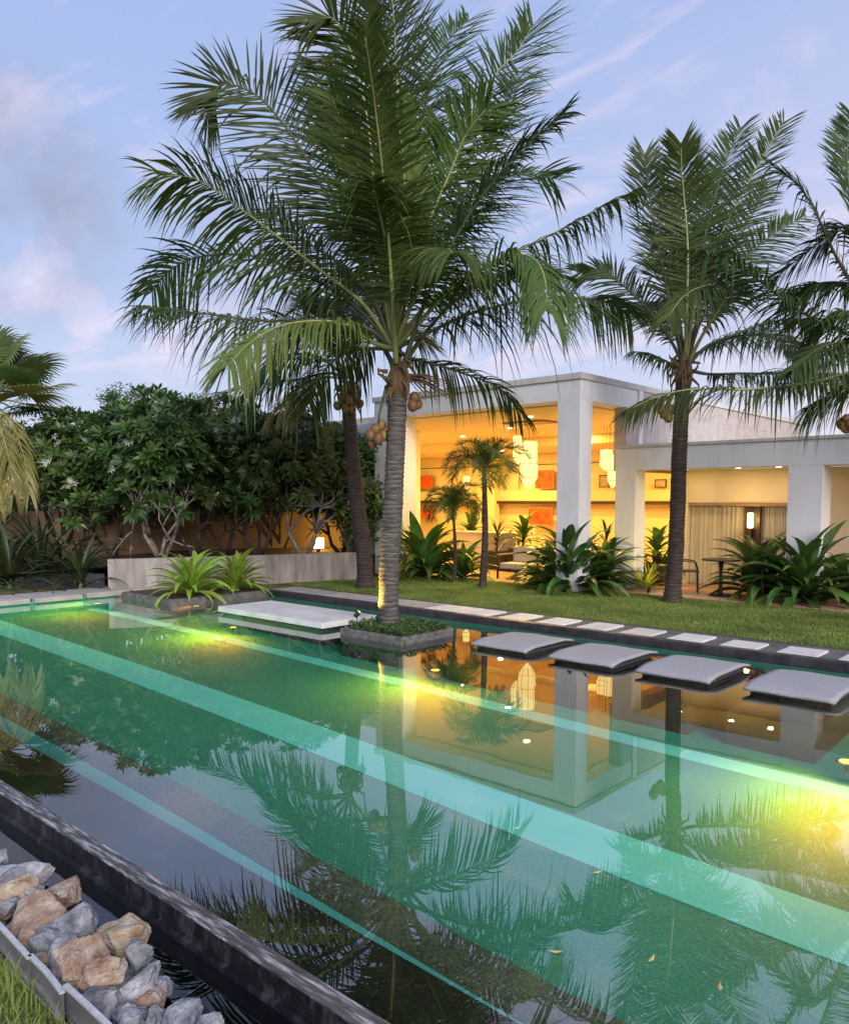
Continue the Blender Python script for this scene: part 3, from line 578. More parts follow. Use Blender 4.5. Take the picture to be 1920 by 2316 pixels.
# island planter
t = thing('island_planter', 'square stone island planter in the pool around the main coconut palm', 'planter', (-8.18, 8.33, 0))
IU0, IU1, IV0, IV1 = -8.82, -7.54, 7.78, 8.88
for b in ((IU0, IU1, IV0, IV0 + .1), (IU0, IU1, IV1 - .1, IV1), (IU0, IU0 + .1, IV0 + .1, IV1 - .1), (IU1 - .1, IU1, IV0 + .1, IV1 - .1)):
    box('rim', (*b, -.05, .10), 'kerb_stone', t, bevel=.02, seg=3)
MB().box(IU0 + .02, IU1 - .02, IV0 + .02, IV1 - .02, PD, -.05).build('base', 'kerb_dark', t); MB().box(IU0 + .1, IU1 - .1, IV0 + .1, IV1 - .1, -.05, .07).build('soil_fill', 'soil', t)
def leaf_cloud(name, n, sampler, size, mat, parent=None, width=.42, up=.5):
    c = np.array([sampler() for _ in range(n)]); verts = np.zeros((n, 4, 3))
    d = RNG.normal(size=(n, 3)); d[:, 2] = np.abs(d[:, 2]) * up + .1; d /= np.linalg.norm(d, axis=1)[:, None]
    s = np.cross(d, RNG.normal(size=(n, 3))); s /= np.linalg.norm(s, axis=1)[:, None]; L = size * RNG.uniform(.6, 1.25, n)[:, None]
    verts[:, 0] = c; verts[:, 1] = c + d * L * .5 + s * L * width / 2; verts[:, 2] = c + d * L; verts[:, 3] = c + d * L * .5 - s * L * width / 2
    return obj(name, verts.reshape(-1, 3), [(i * 4, i * 4 + 1, i * 4 + 2, i * 4 + 3) for i in range(n)], mat, parent)
def isl():
    u = random.uniform(IU0 + .08, IU1 - .06); v = random.uniform(IV0 + .06, IV1 - .06); return (u, v, .07 + .12 * random.random() ** 1.3)
gc = leaf_cloud('ground_cover', 5200, isl, .06, 'ground_cover'); gc['kind'] = 'stuff'; gc['label'] = 'low leafy ground cover filling the island planter'; gc['category'] = 'ground cover'

# stepping pads
def pad(u0, u1, v0, v1, label):
    t = thing('stepping_pad', label, 'stepping stone', ((u0 + u1) / 2, (v0 + v1) / 2, 0), 'stepping pads crossing the pool')
    n = 16; V = []; Fc = []
    def prof(s):
        e = abs(2 * s - 1); return -.034 * max(0, (e - .5) / .5) ** 1.7
    for i in range(n + 1):
        for k_ in range(n + 1):
            a, b = i / n, k_ / n; V.append((u0 + (u1 - u0) * a, v0 + (v1 - v0) * b, .115 + .15 * prof(a) + 1.25 * prof(b) + .003 * math.sin(9 * a + 5 * b)))
    for i in range(n):
        for k_ in range(n): q = i * (n + 1) + k_; Fc.append((q, q + n + 1, q + n + 2, q + 1))
    edge = [i * (n + 1) for i in range(n + 1)] + [n * (n + 1) + k_ for k_ in range(1, n + 1)] + [i * (n + 1) + n for i in range(n - 1, -1, -1)] + [k_ for k_ in range(n - 1, 0, -1)]
    b0 = len(V)
    for e in edge: x_, y_, z_ = V[e]; V.append((x_, y_, z_ - .03))
    m = len(edge)
    for j in range(m): Fc.append((edge[j], b0 + j, b0 + (j + 1) % m, edge[(j + 1) % m]))
    Fc.append(tuple(b0 + j for j in range(m))[::-1])
    obj('top', V, Fc, 'granite_pad', t, True)
    box('underside', (u0 + .05, u1 - .05, v0 + .07, v1 - .07, .005, .045), 'granite_dark', t)
    MB().box(u0 - .02, u1 - .05, 7.79, PV1 - .01, PD, -.42).build('plinth', 'plinth_brown', t)
    MB().box(u0 + .25, u1 - .25, v0 + .35, v1 - .35, -.419, .004).build('post', 'granite_dark', t)
pad(-6.72, -5.82, 8.27, 9.42, 'farthest stepping pad, next to the island planter')
pad(-5.45, -4.56, 8.22, 9.38, 'second stepping pad counted from the island planter')
pad(-4.26, -3.40, 8.20, 9.38, 'third stepping pad counted from the island planter')
pad(-3.04, -2.16, 8.18, 9.38, 'nearest stepping pad, at the right edge of the pool')
# pool lamps under water: bodies fixed on the wall, light thrown up and forwards
def pool_lamp(x, y, d, label, energy=26):
    r = ray(x, y); p = CAM + r * (-H / r[2]); h = r[:2]; s = np.linalg.norm(h); st = s / 1.33; q = p[:2] + h / s * st / math.sqrt(1 - st * st) * d
    t = thing('pool_lamp', label, 'lamp', (q[0], q[1], -d), 'underwater pool lamps')
    MB().lathe([(.02, -.25), (.02, -.04)], (q[0], q[1], -d), 8).build('stem', 'lamp_metal', t)
    MB().lathe([(.06, -.045), (.085, -.02), (.085, .0)], (q[0], q[1], -d), 16).build('housing', 'lamp_metal', t)
    ellipsoid(MB(), (q[0], q[1], -d + .012), (.06, .06, .035)).build('lens', 'pool_lamp_glow', t, True)
    for ax, ay in ((0, -.35), (.55, -.2), (-.55, -.2)):   # three beams angled down into the basin
        lamp('pool_lamp_beam', 'SPOT', (q[0] + ax * .15, q[1] - .12, -d + .10), energy * 2.6, (1.0, .25, .004), size=.08, rot=Vector((ax, ay - .5, -.9)).to_track_quat('-Z', 'Y').to_euler(), spot_size=math.radians(125), spot_blend=1.0)
pool_lamp(200, 1238, .5, 'underwater lamp at the slabbed end of the pool', 62)
pool_lamp(402, 1243, .35, 'underwater lamp just left of the white platform', 34)
pool_lamp(478, 1287, .9, 'underwater lamp in front of the white platform', 72)
pool_lamp(893, 1375, .9, 'underwater lamp in front of the island planter', 52)
pool_lamp(1735, 1563, .9, 'underwater lamp at the right edge below the stepping pads', 72)
for i, (x, y) in enumerate(((1139, 1953), (1336, 1968), (1476, 2026), (1225, 1790), (1060, 1699))):
    p = onz(x, y, .004); a = random.uniform(0, 6); l = .035
    tag(obj('floating_leaf', [(p[0] + l * math.cos(a), p[1] + l * math.sin(a), .012), (p[0] + .3 * l * math.cos(a + 1.57), p[1] + .3 * l * math.sin(a + 1.57), .004), (p[0] - l * math.cos(a), p[1] - l * math.sin(a), .008), (p[0] - .3 * l * math.cos(a + 1.57), p[1] - .3 * l * math.sin(a + 1.57), .004)], [(0, 1, 2, 3)], 'floating_leaf'), 'tiny yellow fallen leaf floating on the pool', 'leaf', 'fallen leaves on the pool')

# ================================================================== ROCKS AND EDGING
def rock(c, r, tone, label, seed):
    rr = random.Random(seed); bm = bmesh.new()
    for _ in range(18):
        v_ = Vector((rr.gauss(0, 1), rr.gauss(0, 1), rr.gauss(0, 1))).normalized(); m = max(abs(v_.x), abs(v_.y), abs(v_.z)); v_ = v_ * (.45 + .55 / m * .75)
        bm.verts.new((v_.x * r[0], v_.y * r[1], v_.z * r[2]))
    h = bmesh.ops.convex_hull(bm, input=bm.verts[:])
    bmesh.ops.delete(bm, geom=[e for e in h['geom_interior'] if isinstance(e, bmesh.types.BMVert)], context='VERTS')
    bmesh.ops.dissolve_limit(bm, angle_limit=.16, verts=bm.verts[:], edges=bm.edges[:])
    bmesh.ops.bevel(bm, geom=bm.edges[:], offset=min(r) * .06, segments=1, profile=.6, affect='EDGES')
    bmesh.ops.triangulate(bm, faces=bm.faces[:])
    bmesh.ops.subdivide_edges(bm, edges=bm.edges[:], cuts=2, use_grid_fill=True)
    for v_ in bm.verts:
        n_ = mnoise.noise(v_.co * 18 + Vector((seed, 0, 0))) * .07 + mnoise.noise(v_.co * 55 + Vector((seed, 3, 0))) * .05; v_.co += v_.co.normalized() * n_ * min(r) * 2
    me = bpy.data.meshes.new('rock'); bm.to_mesh(me); bm.free(); me.materials.append(MATS['rock_tan' if tone == 't' else 'rock_grey'])
    o = bpy.data.objects.new('rock', me); COL.objects.link(o); o.location = tuple(map(float, c)); o.rotation_euler = (rr.uniform(-.3, .3), rr.uniform(-.3, .3), rr.uniform(0, 6.28))
    return tag(o, label, 'rock', 'rocks along the overflow channel')
K4 = lambda cx, cy: ((cx / 2.176) / SK, (1780 + cy / 2.176) / SK)
ROCKS = [(20, 330, 80, 80, 'g', 'small round grey rock at the top left of the rock row'), (120, 420, 300, 120, 'g', 'flat wide grey slab rock near the top of the rock row'),
 (80, 495, 250, 130, 't', 'wide tan rock lying under the flat grey slab rock'), (300, 500, 190, 120, 't', 'pale tan rock with a white top beside the channel water'),
 (175, 515, 120, 80, 'g', 'dark grey rock wedged between two tan rocks near the top'), (50, 570, 120, 70, 'g', 'small grey rock at the left edge under the wide tan rock'),
 (155, 630, 320, 160, 't', 'big tan rock at the left edge beside the metal edging'), (390, 635, 190, 130, 'g', 'light grey rock with a smooth flat face next to the big left tan rock'),
 (265, 690, 150, 90, 'g', 'grey rock tucked below the big left tan rock'), (120, 735, 120, 100, 't', 'small orange wedge rock against the metal edging'),
 (235, 760, 190, 160, 'g', 'rounded grey rock leaning against the metal edging'), (320, 800, 190, 170, 'g', 'long grey block rock lying diagonally by the edging'),
 (435, 695, 90, 90, 't', 'small brown rock behind the rust coloured rock'), (600, 715, 260, 160, 't', 'big tan rock overhanging the channel water in mid row'),
 (430, 850, 320, 250, 't', 'largest rust coloured rock in the middle of the row'), (520, 890, 190, 150, 't', 'pale beige rock lying on the largest rust coloured rock'),
 (675, 805, 150, 130, 'g', 'light grey pointed rock right of the pale beige rock'), (665, 925, 260, 170, 'g', 'large light grey rock above the channel water'),
 (500, 1030, 260, 140, 'g', 'dark grey flat rock beside the joint of the metal edging'), (800, 960, 140, 90, 'g', 'small grey rock at the waterside below the large light grey rock'),
 (735, 1020, 200, 110, 't', 'brown and grey rock below the large light grey rock'), (630, 1130, 200, 150, 'g', 'mottled grey rock at the bottom edge near the edging'),
 (760, 1130, 150, 150, 'g', 'grey rock in the bottom row between two larger rocks'), (900, 1130, 220, 150, 'g', 'wide grey rock at the bottom edge by the water'), (1010, 1170, 180, 130, 'g', 'rightmost grey rock cut by the bottom edge'),
 (285, 910, 160, 90, 'g', 'dark low rock in the gap beside the metal edging')]
for i, (cx, cyy, w, h_, tone, lab) in enumerate(ROCKS):
    x, y = K4(cx, cyy); raised = {15: .10, 14: .02, 7: .05, 17: .04, 16: .03, 13: .0}.get(i, -.02)
    p = onz(x, y, raised - .02); sc = depth_of(p) / F / 2.176
    a, b = w * sc / 2, h_ * sc / 2
    rock(p - np.array([0, 0, .025]), (a * 1.16, a * 1.0, max(b * 1.35, .045)), tone, lab, i * 7 + 3)
# base layer of smaller stones, partly hidden between the big ones
for i in range(60):
    u = random.uniform(-6.3, -1.9); v = random.uniform(1.36, 1.68); 
    rock((u, v, -.10 - .16 * max(0, (v - 1.42))), (random.uniform(.06, .11), random.uniform(.06, .11), random.uniform(.05, .08)), random.choice('ggt'), 'small half hidden stone in the gaps of the rock row', 200 + i)
# metal edging in overlapping strips
def edging(pts, z1, label):
    t = thing('metal_edging', label, 'edging', (pts[0][0], pts[0][1], -.1), 'metal edging strips by the lawn')
    wall_strip(MB(), pts, .012, -.3, z1).build('sheet', 'edging_metal', t); wall_strip(MB(), pts, .022, z1 + .001, z1 + .012).build('top_edge', 'edging_top', t)
e0 = [onz(*K4(*c), .0)[:2] for c in ((-300, 440), (0, 690), (145, 850))]; e1 = [onz(*K4(*c), .0)[:2] for c in ((148, 838), (225, 915), (308, 1022))]; e2 = [onz(*K4(*c), .012)[:2] for c in ((322, 985), (420, 1075), (530, 1180), (640, 1290))]
edging(e0, .0, 'far grey metal edging strip at the left edge'); edging(e1, .0, 'middle grey metal edging strip beside the long block rock'); edging(e2, .012, 'near grey metal edging strip at the bottom edge of the picture')

# ================================================================== PALMS
def frond_geo(path, n, lmax, wid, droop, fwd0=.28, fwd1=.95, lift=.10, start=.2, jitter=.16, face=0.0, segs=4, tipscale=.5):
    P = crom(path, n); T = np.gradient(P, axis=0); T /= np.linalg.norm(T, axis=1)[:, None] + 1e-9
    verts = []; faces = []; Z = np.array([0, 0, 1.0]); side_prev = None; nprev = None
    seglen = np.linalg.norm(P[1] - P[0])
    for i in range(n):
        u = i / (n - 1); t = T[i]; s = np.cross(t, Z); ls = np.linalg.norm(s)
        if ls < .12 and side_prev is not None: s = side_prev
        else:
            s = s / (ls + 1e-9)
            if side_prev is not None:
                if s @ side_prev < 0: s = -s
                s = nrm(.75 * side_prev + .25 * s)
        side_prev = s
        if face:
            si = nrm(np.cross(t, FH)); si = si if si @ s >= 0 else -si; wq = face * min(1, .35 + 1.3 * u); s = nrm((1 - wq) * s + wq * si)
        nn = nrm(np.cross(s, t))
        if nprev is not None and nn @ nprev < 0: nn = -nn
        elif nprev is None and nn[2] < 0: nn = -nn
        nprev = nn
        if u < start: continue
        q = (u - start) / (1 - start); prof = min(1, .35 + q * 3.2) * (1 - (1 - tipscale) * max(0, (q - .35) / .65) ** 1.3)
        for sg in (-1, 1):
            if random.random() < .03: continue
            L = lmax * prof * random.uniform(.86, 1.08); f = fwd0 + (fwd1 - fwd0) * q
            d = nrm(t * f + s * sg * (1 - .35 * q) + nn * lift + RNG.normal(size=3) * jitter * .5)
            wv = nrm(t - d * (t @ d)); wv = nrm(wv + nn * sg * random.uniform(-.5, .2)); dr = droop * random.uniform(.6, 1.4) + (random.uniform(.2, .9) if random.random() < .14 else 0); b = len(verts)
            base = P[i] + t * random.uniform(-.4, .4) * seglen
            for k_ in range(segs + 1):
                v_ = k_ / segs; p = base + d * L * v_ * (1 - .18 * dr * v_) - Z * dr * L * v_ * v_ * .75
                ww = wid * (.55 + .9 * v_ if v_ < .35 else 1.0 - .92 * ((v_ - .35) / .65) ** 1.5) * .5
                if k_ == segs: verts.append(p)
                else: verts += [p - wv * ww, p + wv * ww]
            for k_ in range(segs - 1): faces.append((b + 2 * k_, b + 2 * k_ + 1, b + 2 * k_ + 3, b + 2 * k_ + 2))
            faces.append((b + 2 * segs - 2, b + 2 * segs - 1, b + 2 * segs))
    return P, verts, faces
def frond(parent, path, mat='palm_leaf', rmat='rachis', n=128, lmax=.8, wid=.038, droop=.35, r0=.035, scale=1.5, **kw):
    P, v_, f_ = frond_geo(path, n, lmax * scale, wid, droop, **kw)
    o = obj('frond', v_, f_, mat, parent)
    m = len(P[::4]); MB().tube(P[::4], [r0 * (1 - .88 * (i / (m - 1)) ** .5) for i in range(m)], 6).build('rachis', rmat, o, True)
    return o
def trunk(parent, pts, r0, r1, mat, rings=70, swell=.35, rough=.06):
    P = crom(pts, rings * 2); mb = MB(); R_ = []
    for i in range(len(P)):
        t = i / (len(P) - 1); r = r0 + (r1 - r0) * t + r0 * swell * max(0, 1 - t / .09) ** 2
        r *= 1 + rough * (1 if i % 2 else -.6) * random.uniform(.6, 1.3); R_.append(r)
    mb.tube(P, R_, 18); o = mb.build('trunk', mat, parent, True)
    for v_ in o.data.vertices: v_.co += Vector(mnoise.noise_vector(v_.co * 6)) * r0 * .07
    return o
def rand_path(base, az, el, length, droop, n=6):
    p = np.array(base, float); out = [p.copy()]; e = el
    for i in range(n):
        st = length / n; d = np.array([math.cos(az) * math.cos(e), math.sin(az) * math.cos(e), math.sin(e)]); p = p + d * st; out.append(p.copy()); e -= droop / n * (0.6 + .9 * i / n)
    return out
def coconuts(parent, spots, r):
    for c in spots:
        mb = MB(); ellipsoid(mb, (0, 0, 0), (r, r, r * 1.18), 12, 8, .05)
        o = mb.build('coconut', 'coconut', None, True); o.parent = parent; o.location = Vector(tuple(map(float, c))) - parent.location; o.rotation_euler = (random.uniform(-.4, .4), random.uniform(-.4, .4), random.uniform(0, 6))
A1 = lambda cx, cyy: ((200 + cx / 1.382) / SK, (cyy / 1.382) / SK)
B1 = lambda cx, cyy: ((1260 + cx / 2.624) / SK, (240 + cyy / 2.624) / SK)
def px_path(conv, pts, d0, dz):
    m = len(pts); out = []
    for i, p in enumerate(pts):
        t = i / (m - 1); out.append(at(*conv(*p), d0 + dz * t ** 1.4))
    return out
def build_palm(name, label, base, trunk_px, tr, d0, fronds, conv, mats, group, extra=None, tmat='palm_trunk', lmax=.8, wid=.038, fibre_px=None, r0=.05):
    t = thing(name, label, 'palm tree', base, group)
    pts = [np.array(base, float)] + [at(x, y, d0) for x, y in trunk_px]
    trunk(t, pts, tr[0], tr[1], tmat)
    top = pts[-1]
    mb = MB(); mb.tube([top - np.array([0, 0, .22]), top + np.array([0, 0, -.05]), top + np.array([0, 0, .15]), top + np.array([0, 0, .42])], [tr[1] * 1.0, tr[1] * 1.25, tr[1] * 1.05, tr[1] * .3], 14).build('crown_shaft', 'fibre', t, True)
    for k_ in range(22):
        a = random.uniform(0, 6.28); b0 = top + np.array([math.cos(a), math.sin(a), 0]) * tr[1] * 1.15 + np.array([0, 0, random.uniform(-.1, .4)]); e = b0 + np.array([math.cos(a) * .14, math.sin(a) * .14, random.uniform(-.5, .25)])
        MB().tube([b0, (b0 + e) / 2 + np.array([math.cos(a), math.sin(a), 0]) * .06, e], [.03, .02, .006], 5).build('dead_sheath', 'fibre', t)
    for fr in fronds:
        pts_, dz, m_ = fr[0], fr[1], fr[2]; kw = fr[3] if len(fr) > 3 else {}
        k2_ = dict(lmax=lmax, wid=wid, r0=r0); k2_.update(kw)
        frond(t, px_path(conv, pts_, d0, dz), mats[m_][0], mats[m_][1], **k2_)
    for (az, el, ln, dr, m_) in (extra or []):
        b0 = top + np.array([math.cos(az) * .1, math.sin(az) * .1, .3]); frond(t, rand_path(b0, az, el, ln, dr), mats[m_][0], mats[m_][1], lmax=lmax * .9, wid=wid, r0=r0)
    return t, top
PM = {'n': ('palm_leaf', 'rachis'), 'd': ('palm_leaf_dark', 'rachis_dark'), 'l': ('palm_leaf_light', 'rachis'), 'y': ('palm_leaf_yellow', 'rachis')}
# main coconut palm on the island
_b = onz(798, 1281, .15); PB1 = (_b[0], _b[1], .05); D1 = depth_of(PB1)
B = (955, 1090)
F1 = [([B, (840, 800), (740, 600), (640, 430), (530, 300), (420, 262), (372, 320)], .4, 'd', dict(face=0.8, lmax=.92, droop=.18)),
 ([B, (860, 950), (720, 840), (580, 730), (460, 640), (340, 560), (225, 545)], -.5, 'n', dict(face=0.5, lmax=.95, droop=.55)),
 ([B, (860, 1020), (720, 1000), (560, 1003), (400, 985), (250, 965), (160, 955)], .5, 'd', dict(face=0.3, lmax=.75, droop=.8)),
 ([B, (890, 1070), (810, 1015), (700, 1003), (590, 1022), (500, 1075), (440, 1140)], -1.7, 'l', dict(face=0.2, lmax=.72, droop=.8)),
 ([B, (830, 950), (680, 860), (520, 800), (360, 800), (260, 840), (200, 910)], 1.2, 'd', dict(face=0.5, lmax=.8, droop=.55)),
 ([B, (900, 760), (890, 560), (870, 360), (830, 190), (770, 60), (700, 70)], -.5, 'n', dict(face=0.6, lmax=.95, droop=.2)),
 ([B, (935, 700), (920, 450), (920, 250), (925, 80), (935, -60)], .6, 'd', dict(face=0.3, lmax=.95, droop=.12)),
 ([B, (955, 700), (975, 450), (965, 250), (955, 60), (940, -70)], .0, 'n', dict(face=0.3, lmax=.95, droop=.12)),
 ([B, (985, 750), (1020, 500), (1055, 320), (1100, 160), (1185, 62)], 1.0, 'd', dict(face=0.5, lmax=.8, droop=.15)),
 ([B, (1000, 800), (1070, 600), (1170, 400), (1270, 235), (1340, 160), (1390, 75)], .2, 'n', dict(face=0.5, lmax=.95, droop=.2)),
 ([B, (1020, 840), (1110, 680), (1220, 530), (1300, 350), (1345, 225)], 1.3, 'd', dict(face=0.5, lmax=.9, droop=.3)),
 ([B, (1030, 900), (1120, 740), (1220, 620), (1330, 545), (1470, 560)], 1.1, 'd', dict(face=0.5, lmax=.8, droop=.3)),
 ([B, (1050, 960), (1180, 870), (1330, 790), (1500, 705), (1610, 640), (1715, 592)], .3, 'n', dict(face=0.12, lmax=.75, droop=.85)),
 ([B, (1040, 1000), (1130, 905), (1240, 835), (1340, 795), (1400, 815), (1428, 880), (1432, 960)], -1.6, 'n', dict(face=0.2, lmax=.7, droop=.8)),
 ([B, (1060, 1040), (1180, 985), (1330, 945), (1480, 930), (1600, 940), (1690, 980)], 1.2, 'd', dict(face=0.35, lmax=.8, droop=.9)),
 ([B, (1010, 1120), (1090, 1140), (1180, 1170), (1280, 1210), (1345, 1285)], .6, 'd', dict(face=0.2, lmax=.6, droop=.8, n=60)),
 ([(962, 1060), (970, 860), (985, 680), (983, 500), (962, 345)], -1.1, 'l', dict(face=0.2, lmax=.62, droop=.2, fwd0=.9, fwd1=1.6, lift=.5)),
 ([B, (880, 800), (800, 640), (760, 480), (745, 330), (715, 200)], 1.4, 'd', dict(face=0.8, lmax=.9, droop=.2)),
 ([B, (925, 850), (880, 700), (850, 540), (800, 400), (760, 300)], -.2, 'n', dict(face=0.5, lmax=.85, droop=.25)),
 ([B, (1000, 850), (1060, 700), (1130, 540), (1180, 420), (1250, 330)], -.6, 'n', dict(face=0.6, lmax=.85, droop=.3)),
 ([B, (880, 930), (790, 830), (690, 760), (600, 690), (555, 655)], 1.6, 'd', dict(face=0.5, lmax=.7, droop=.3)),
 ([B, (950, 900), (930, 760), (905, 640), (890, 560)], -1.8, 'n', dict(face=0.0, lmax=.75, droop=.5)),
 ([B, (1020, 930), (1080, 830), (1120, 780), (1140, 790)], -2.2, 'n', dict(face=0.0, lmax=.75, droop=.7)),
 ([B, (870, 1090), (790, 1110), (720, 1180), (690, 1260)], 1.0, 'd', dict(face=0.2, lmax=.7, droop=1.0, n=70))]
p1, top1 = build_palm('coconut_palm', 'tallest coconut palm with ringed trunk growing from the island planter', PB1, [(797, 1235), (800, 1131), (806, 1030), (811, 924), (814, 840), (815, 790)], (.150, .135), D1, F1, A1, PM, 'coconut palms in the garden', extra=[(2.2, 1.2, 4.2, .9, 'd'), (1.4, .9, 4.0, 1.2, 'd'), (0.6, 1.25, 4.2, .8, 'd'), (2.9, .8, 3.6, 1.1, 'd'), (5.3, 1.3, 4.2, .7, 'n')])
coconuts(p1, [at(x, y, D1 + dz) for x, y, dz in ((770, 880, 0), (782, 872, .12), (760, 893, -.05), (776, 900, -.12), (788, 893, .08), (764, 908, .02), (846, 832, -.1), (856, 828, .1), (850, 815, .0))], .078)
MB().tube([top1 + np.array([0, 0, .1]), at(790, 800, D1), at(778, 850, D1), at(774, 880, D1)], [.03, .025, .02, .015], 6).build('fruit_stalk', 'rachis_dark', p1, True)
# fibrous flower bunch at the right of the crown
for k_ in range(26):
    e = at(900 + random.uniform(-30, 40), 800 + random.uniform(-15, 22), D1 + random.uniform(-.25, .25)); MB().tube([top1 + np.array([0, 0, .15]), (top1 + e) / 2 + np.array([0, 0, .15]), e], [.012, .009, .004], 4).build('flower_strand', 'fibre', p1)
# second palm standing behind it
PB2 = (-12.53, 11.81, .08); D2 = depth_of(PB2); ID = lambda x, y: (x, y)
b2 = (712, 775)
F2 = [([b2, (680, 720), (640, 690), (590, 700), (560, 750)], .5, 'y'), ([b2, (690, 700), (660, 640), (630, 600)], .6, 'd'), ([b2, (715, 690), (720, 620), (725, 560)], .3, 'n'), ([b2, (745, 720), (780, 680), (830, 670), (870, 700)], .5, 'y'),
 ([b2, (670, 765), (600, 780), (520, 790), (430, 815), (395, 830)], .9, 'd', dict(droop=.7)), ([b2, (655, 775), (610, 800), (580, 830)], -.5, 'y', dict(droop=.7, n=60)), ([b2, (740, 690), (760, 620), (790, 570)], .2, 'n'), ([b2, (650, 730), (590, 730), (540, 760), (510, 800)], -.4, 'd', dict(droop=.8))]
p2, top2 = build_palm('coconut_palm', 'leaning coconut palm with a bunch of brown nuts behind the tallest palm', PB2, [(746, 1130), (735, 1050), (725, 960), (718, 880), (714, 820)], (.18, .14), D2, F2, ID, PM, 'coconut palms in the garden', tmat='palm_trunk_dark', lmax=.9)
coconuts(p2, [at(x, y, D2 + dz) for x, y, dz in ((700, 815, -.2), (716, 822, -.3), (731, 812, -.2), (692, 832, -.1), (708, 838, -.25), (724, 796, -.2), (705, 798, -.25), (738, 828, .1), (722, 840, -.2))], .09)
# right-hand palm in the lawn
PB3 = (-6.57, 14.04, .08); D3 = depth_of(PB3); b3 = (760, 1560)
F3 = [([b3, (690, 1250), (630, 980), (570, 680), (535, 450), (520, 285)], .3, 'd', dict(face=0.5, droop=.12)), ([b3, (770, 1150), (775, 850), (755, 560), (740, 380), (735, 230)], -.4, 'n', dict(face=0.4, droop=.12)), ([b3, (800, 1150), (860, 850), (930, 560), (1000, 330), (1085, 130)], .4, 'd', dict(face=0.45, droop=.12)),
 ([b3, (810, 1200), (890, 950), (1000, 700), (1120, 480), (1230, 280), (1340, 98)], .2, 'n', dict(face=0.5, droop=.15)), ([b3, (850, 1280), (980, 1100), (1120, 900), (1280, 760), (1460, 655)], .6, 'd', dict(face=0.6, droop=.3)), ([b3, (680, 1400), (560, 1230), (420, 1090), (280, 980), (130, 985)], .8, 'd', dict(face=0.65, droop=.35)),
 ([b3, (850, 1380), (960, 1200), (1000, 1100), (900, 1060), (760, 1120), (650, 1260)], -1.6, 'n', dict(face=0.2, droop=.7)), ([b3, (880, 1430), (1040, 1360), (1220, 1290), (1400, 1260), (1520, 1275)], .8, 'd', dict(face=0.2, lmax=.65, droop=.8)), ([b3, (900, 1590), (1100, 1585), (1350, 1590), (1560, 1600), (1735, 1615)], .4, 'd', dict(face=0.2, lmax=.5, droop=.7)),
 ([b3, (700, 1540), (620, 1500), (540, 1465), (450, 1455)], .4, 'd', dict(face=0.2, lmax=.35, droop=.9, n=50)), ([b3, (780, 1100), (820, 800), (860, 540), (900, 380)], 1.0, 'd', dict(face=0.5, droop=.1)), ([b3, (720, 1200), (700, 950), (690, 700), (700, 480)], 1.2, 'd', dict(face=0.5, droop=.1)), ([b3, (820, 1300), (920, 1060), (1040, 860), (1160, 640), (1250, 470)], 1.2, 'd', dict(face=0.6, droop=.2))]
p3, top3 = build_palm('coconut_palm', 'dark trunked coconut palm on the lawn in front of the porch', PB3, [(1386, 1130), (1390, 1030), (1393, 930), (1398, 830), (1402, 770)], (.145, .135), D3, F3, B1, PM, 'coconut palms in the garden', tmat='palm_trunk_dark', lmax=.66, extra=[(2.3, .9, 3.6, 1.2, 'd'), (1.2, .5, 3.4, 1.3, 'd')])
coconuts(p3, [at(x, y, D3 + dz) for x, y, dz in ((1362, 848, 0), (1370, 856, .1), (1356, 838, -.05), (1375, 840, .15))], .09)
# palm at the right edge, trunk outside the frame
tb4 = at(1850, 1255, 11.8); PB4 = (tb4[0], tb4[1], .08); D4 = depth_of(PB4); b4 = (2060, 1480)
F4 = [([b4, (1830, 1180), (1650, 880), (1540, 640), (1430, 470), (1255, 335)], .2, 'd', dict(face=.2, lmax=.5, droop=.3)), ([b4, (1850, 1000), (1750, 600), (1720, 300), (1745, 40)], .2, 'd', dict(face=.2, lmax=.5, droop=.15)), ([b4, (1850, 1400), (1560, 1280), (1350, 1150), (1150, 1000), (950, 905), (700, 850)], -.7, 'd', dict(face=.2, lmax=.5, droop=.7)), ([b4, (1850, 1000), (1720, 720), (1500, 850), (1250, 1060)], .8, 'd', dict(face=.2, lmax=.5, droop=.5)),
 ([b4, (1850, 1150), (1700, 1050), (1500, 1060), (1350, 1130)], .9, 'd', dict(face=.2, lmax=.5, droop=.9)), ([b4, (1800, 1560), (1500, 1640), (1150, 1680), (800, 1680), (580, 1730), (430, 1800)], -.3, 'n', dict(face=.2, lmax=.5, droop=.8)), ([b4, (1850, 1450), (1700, 1400), (1550, 1440), (1400, 1560)], -.6, 'd', dict(face=.2, lmax=.5, droop=.9)), ([b4, (1900, 1560), (1750, 1620), (1600, 1720), (1480, 1800)], .4, 'd', dict(face=.2, lmax=.5, droop=.8)),
 ([b4, (1850, 1280), (1700, 1220), (1560, 1300), (1450, 1450)], .3, 'd', dict(face=.2, lmax=.5, droop=.8)), ([b4, (2100, 900), (2150, 500), (2200, 200)], 0, 'd'), ([b4, (2300, 1300), (2600, 1200), (2900, 1350)], 0, 'd'), ([b4, (2250, 1100), (2500, 850), (2750, 800)], .3, 'd'), ([b4, (2300, 1550), (2550, 1650), (2700, 1850)], 0, 'd')]
p4, top4 = build_palm('coconut_palm', 'coconut palm whose fronds enter from the right edge of the picture', PB4, [(1840, 1100), (1835, 950), (1825, 830), (1818, 760)], (.16, .15), D4, F4, B1, PM, 'coconut palms in the garden', tmat='palm_trunk_dark', lmax=.78)
coconuts(p4, [at(x, y, D4 + dz) for x, y, dz in ((1738, 862, 0), (1728, 868, .08), (1745, 870, -.08), (1735, 876, .0))], .085)
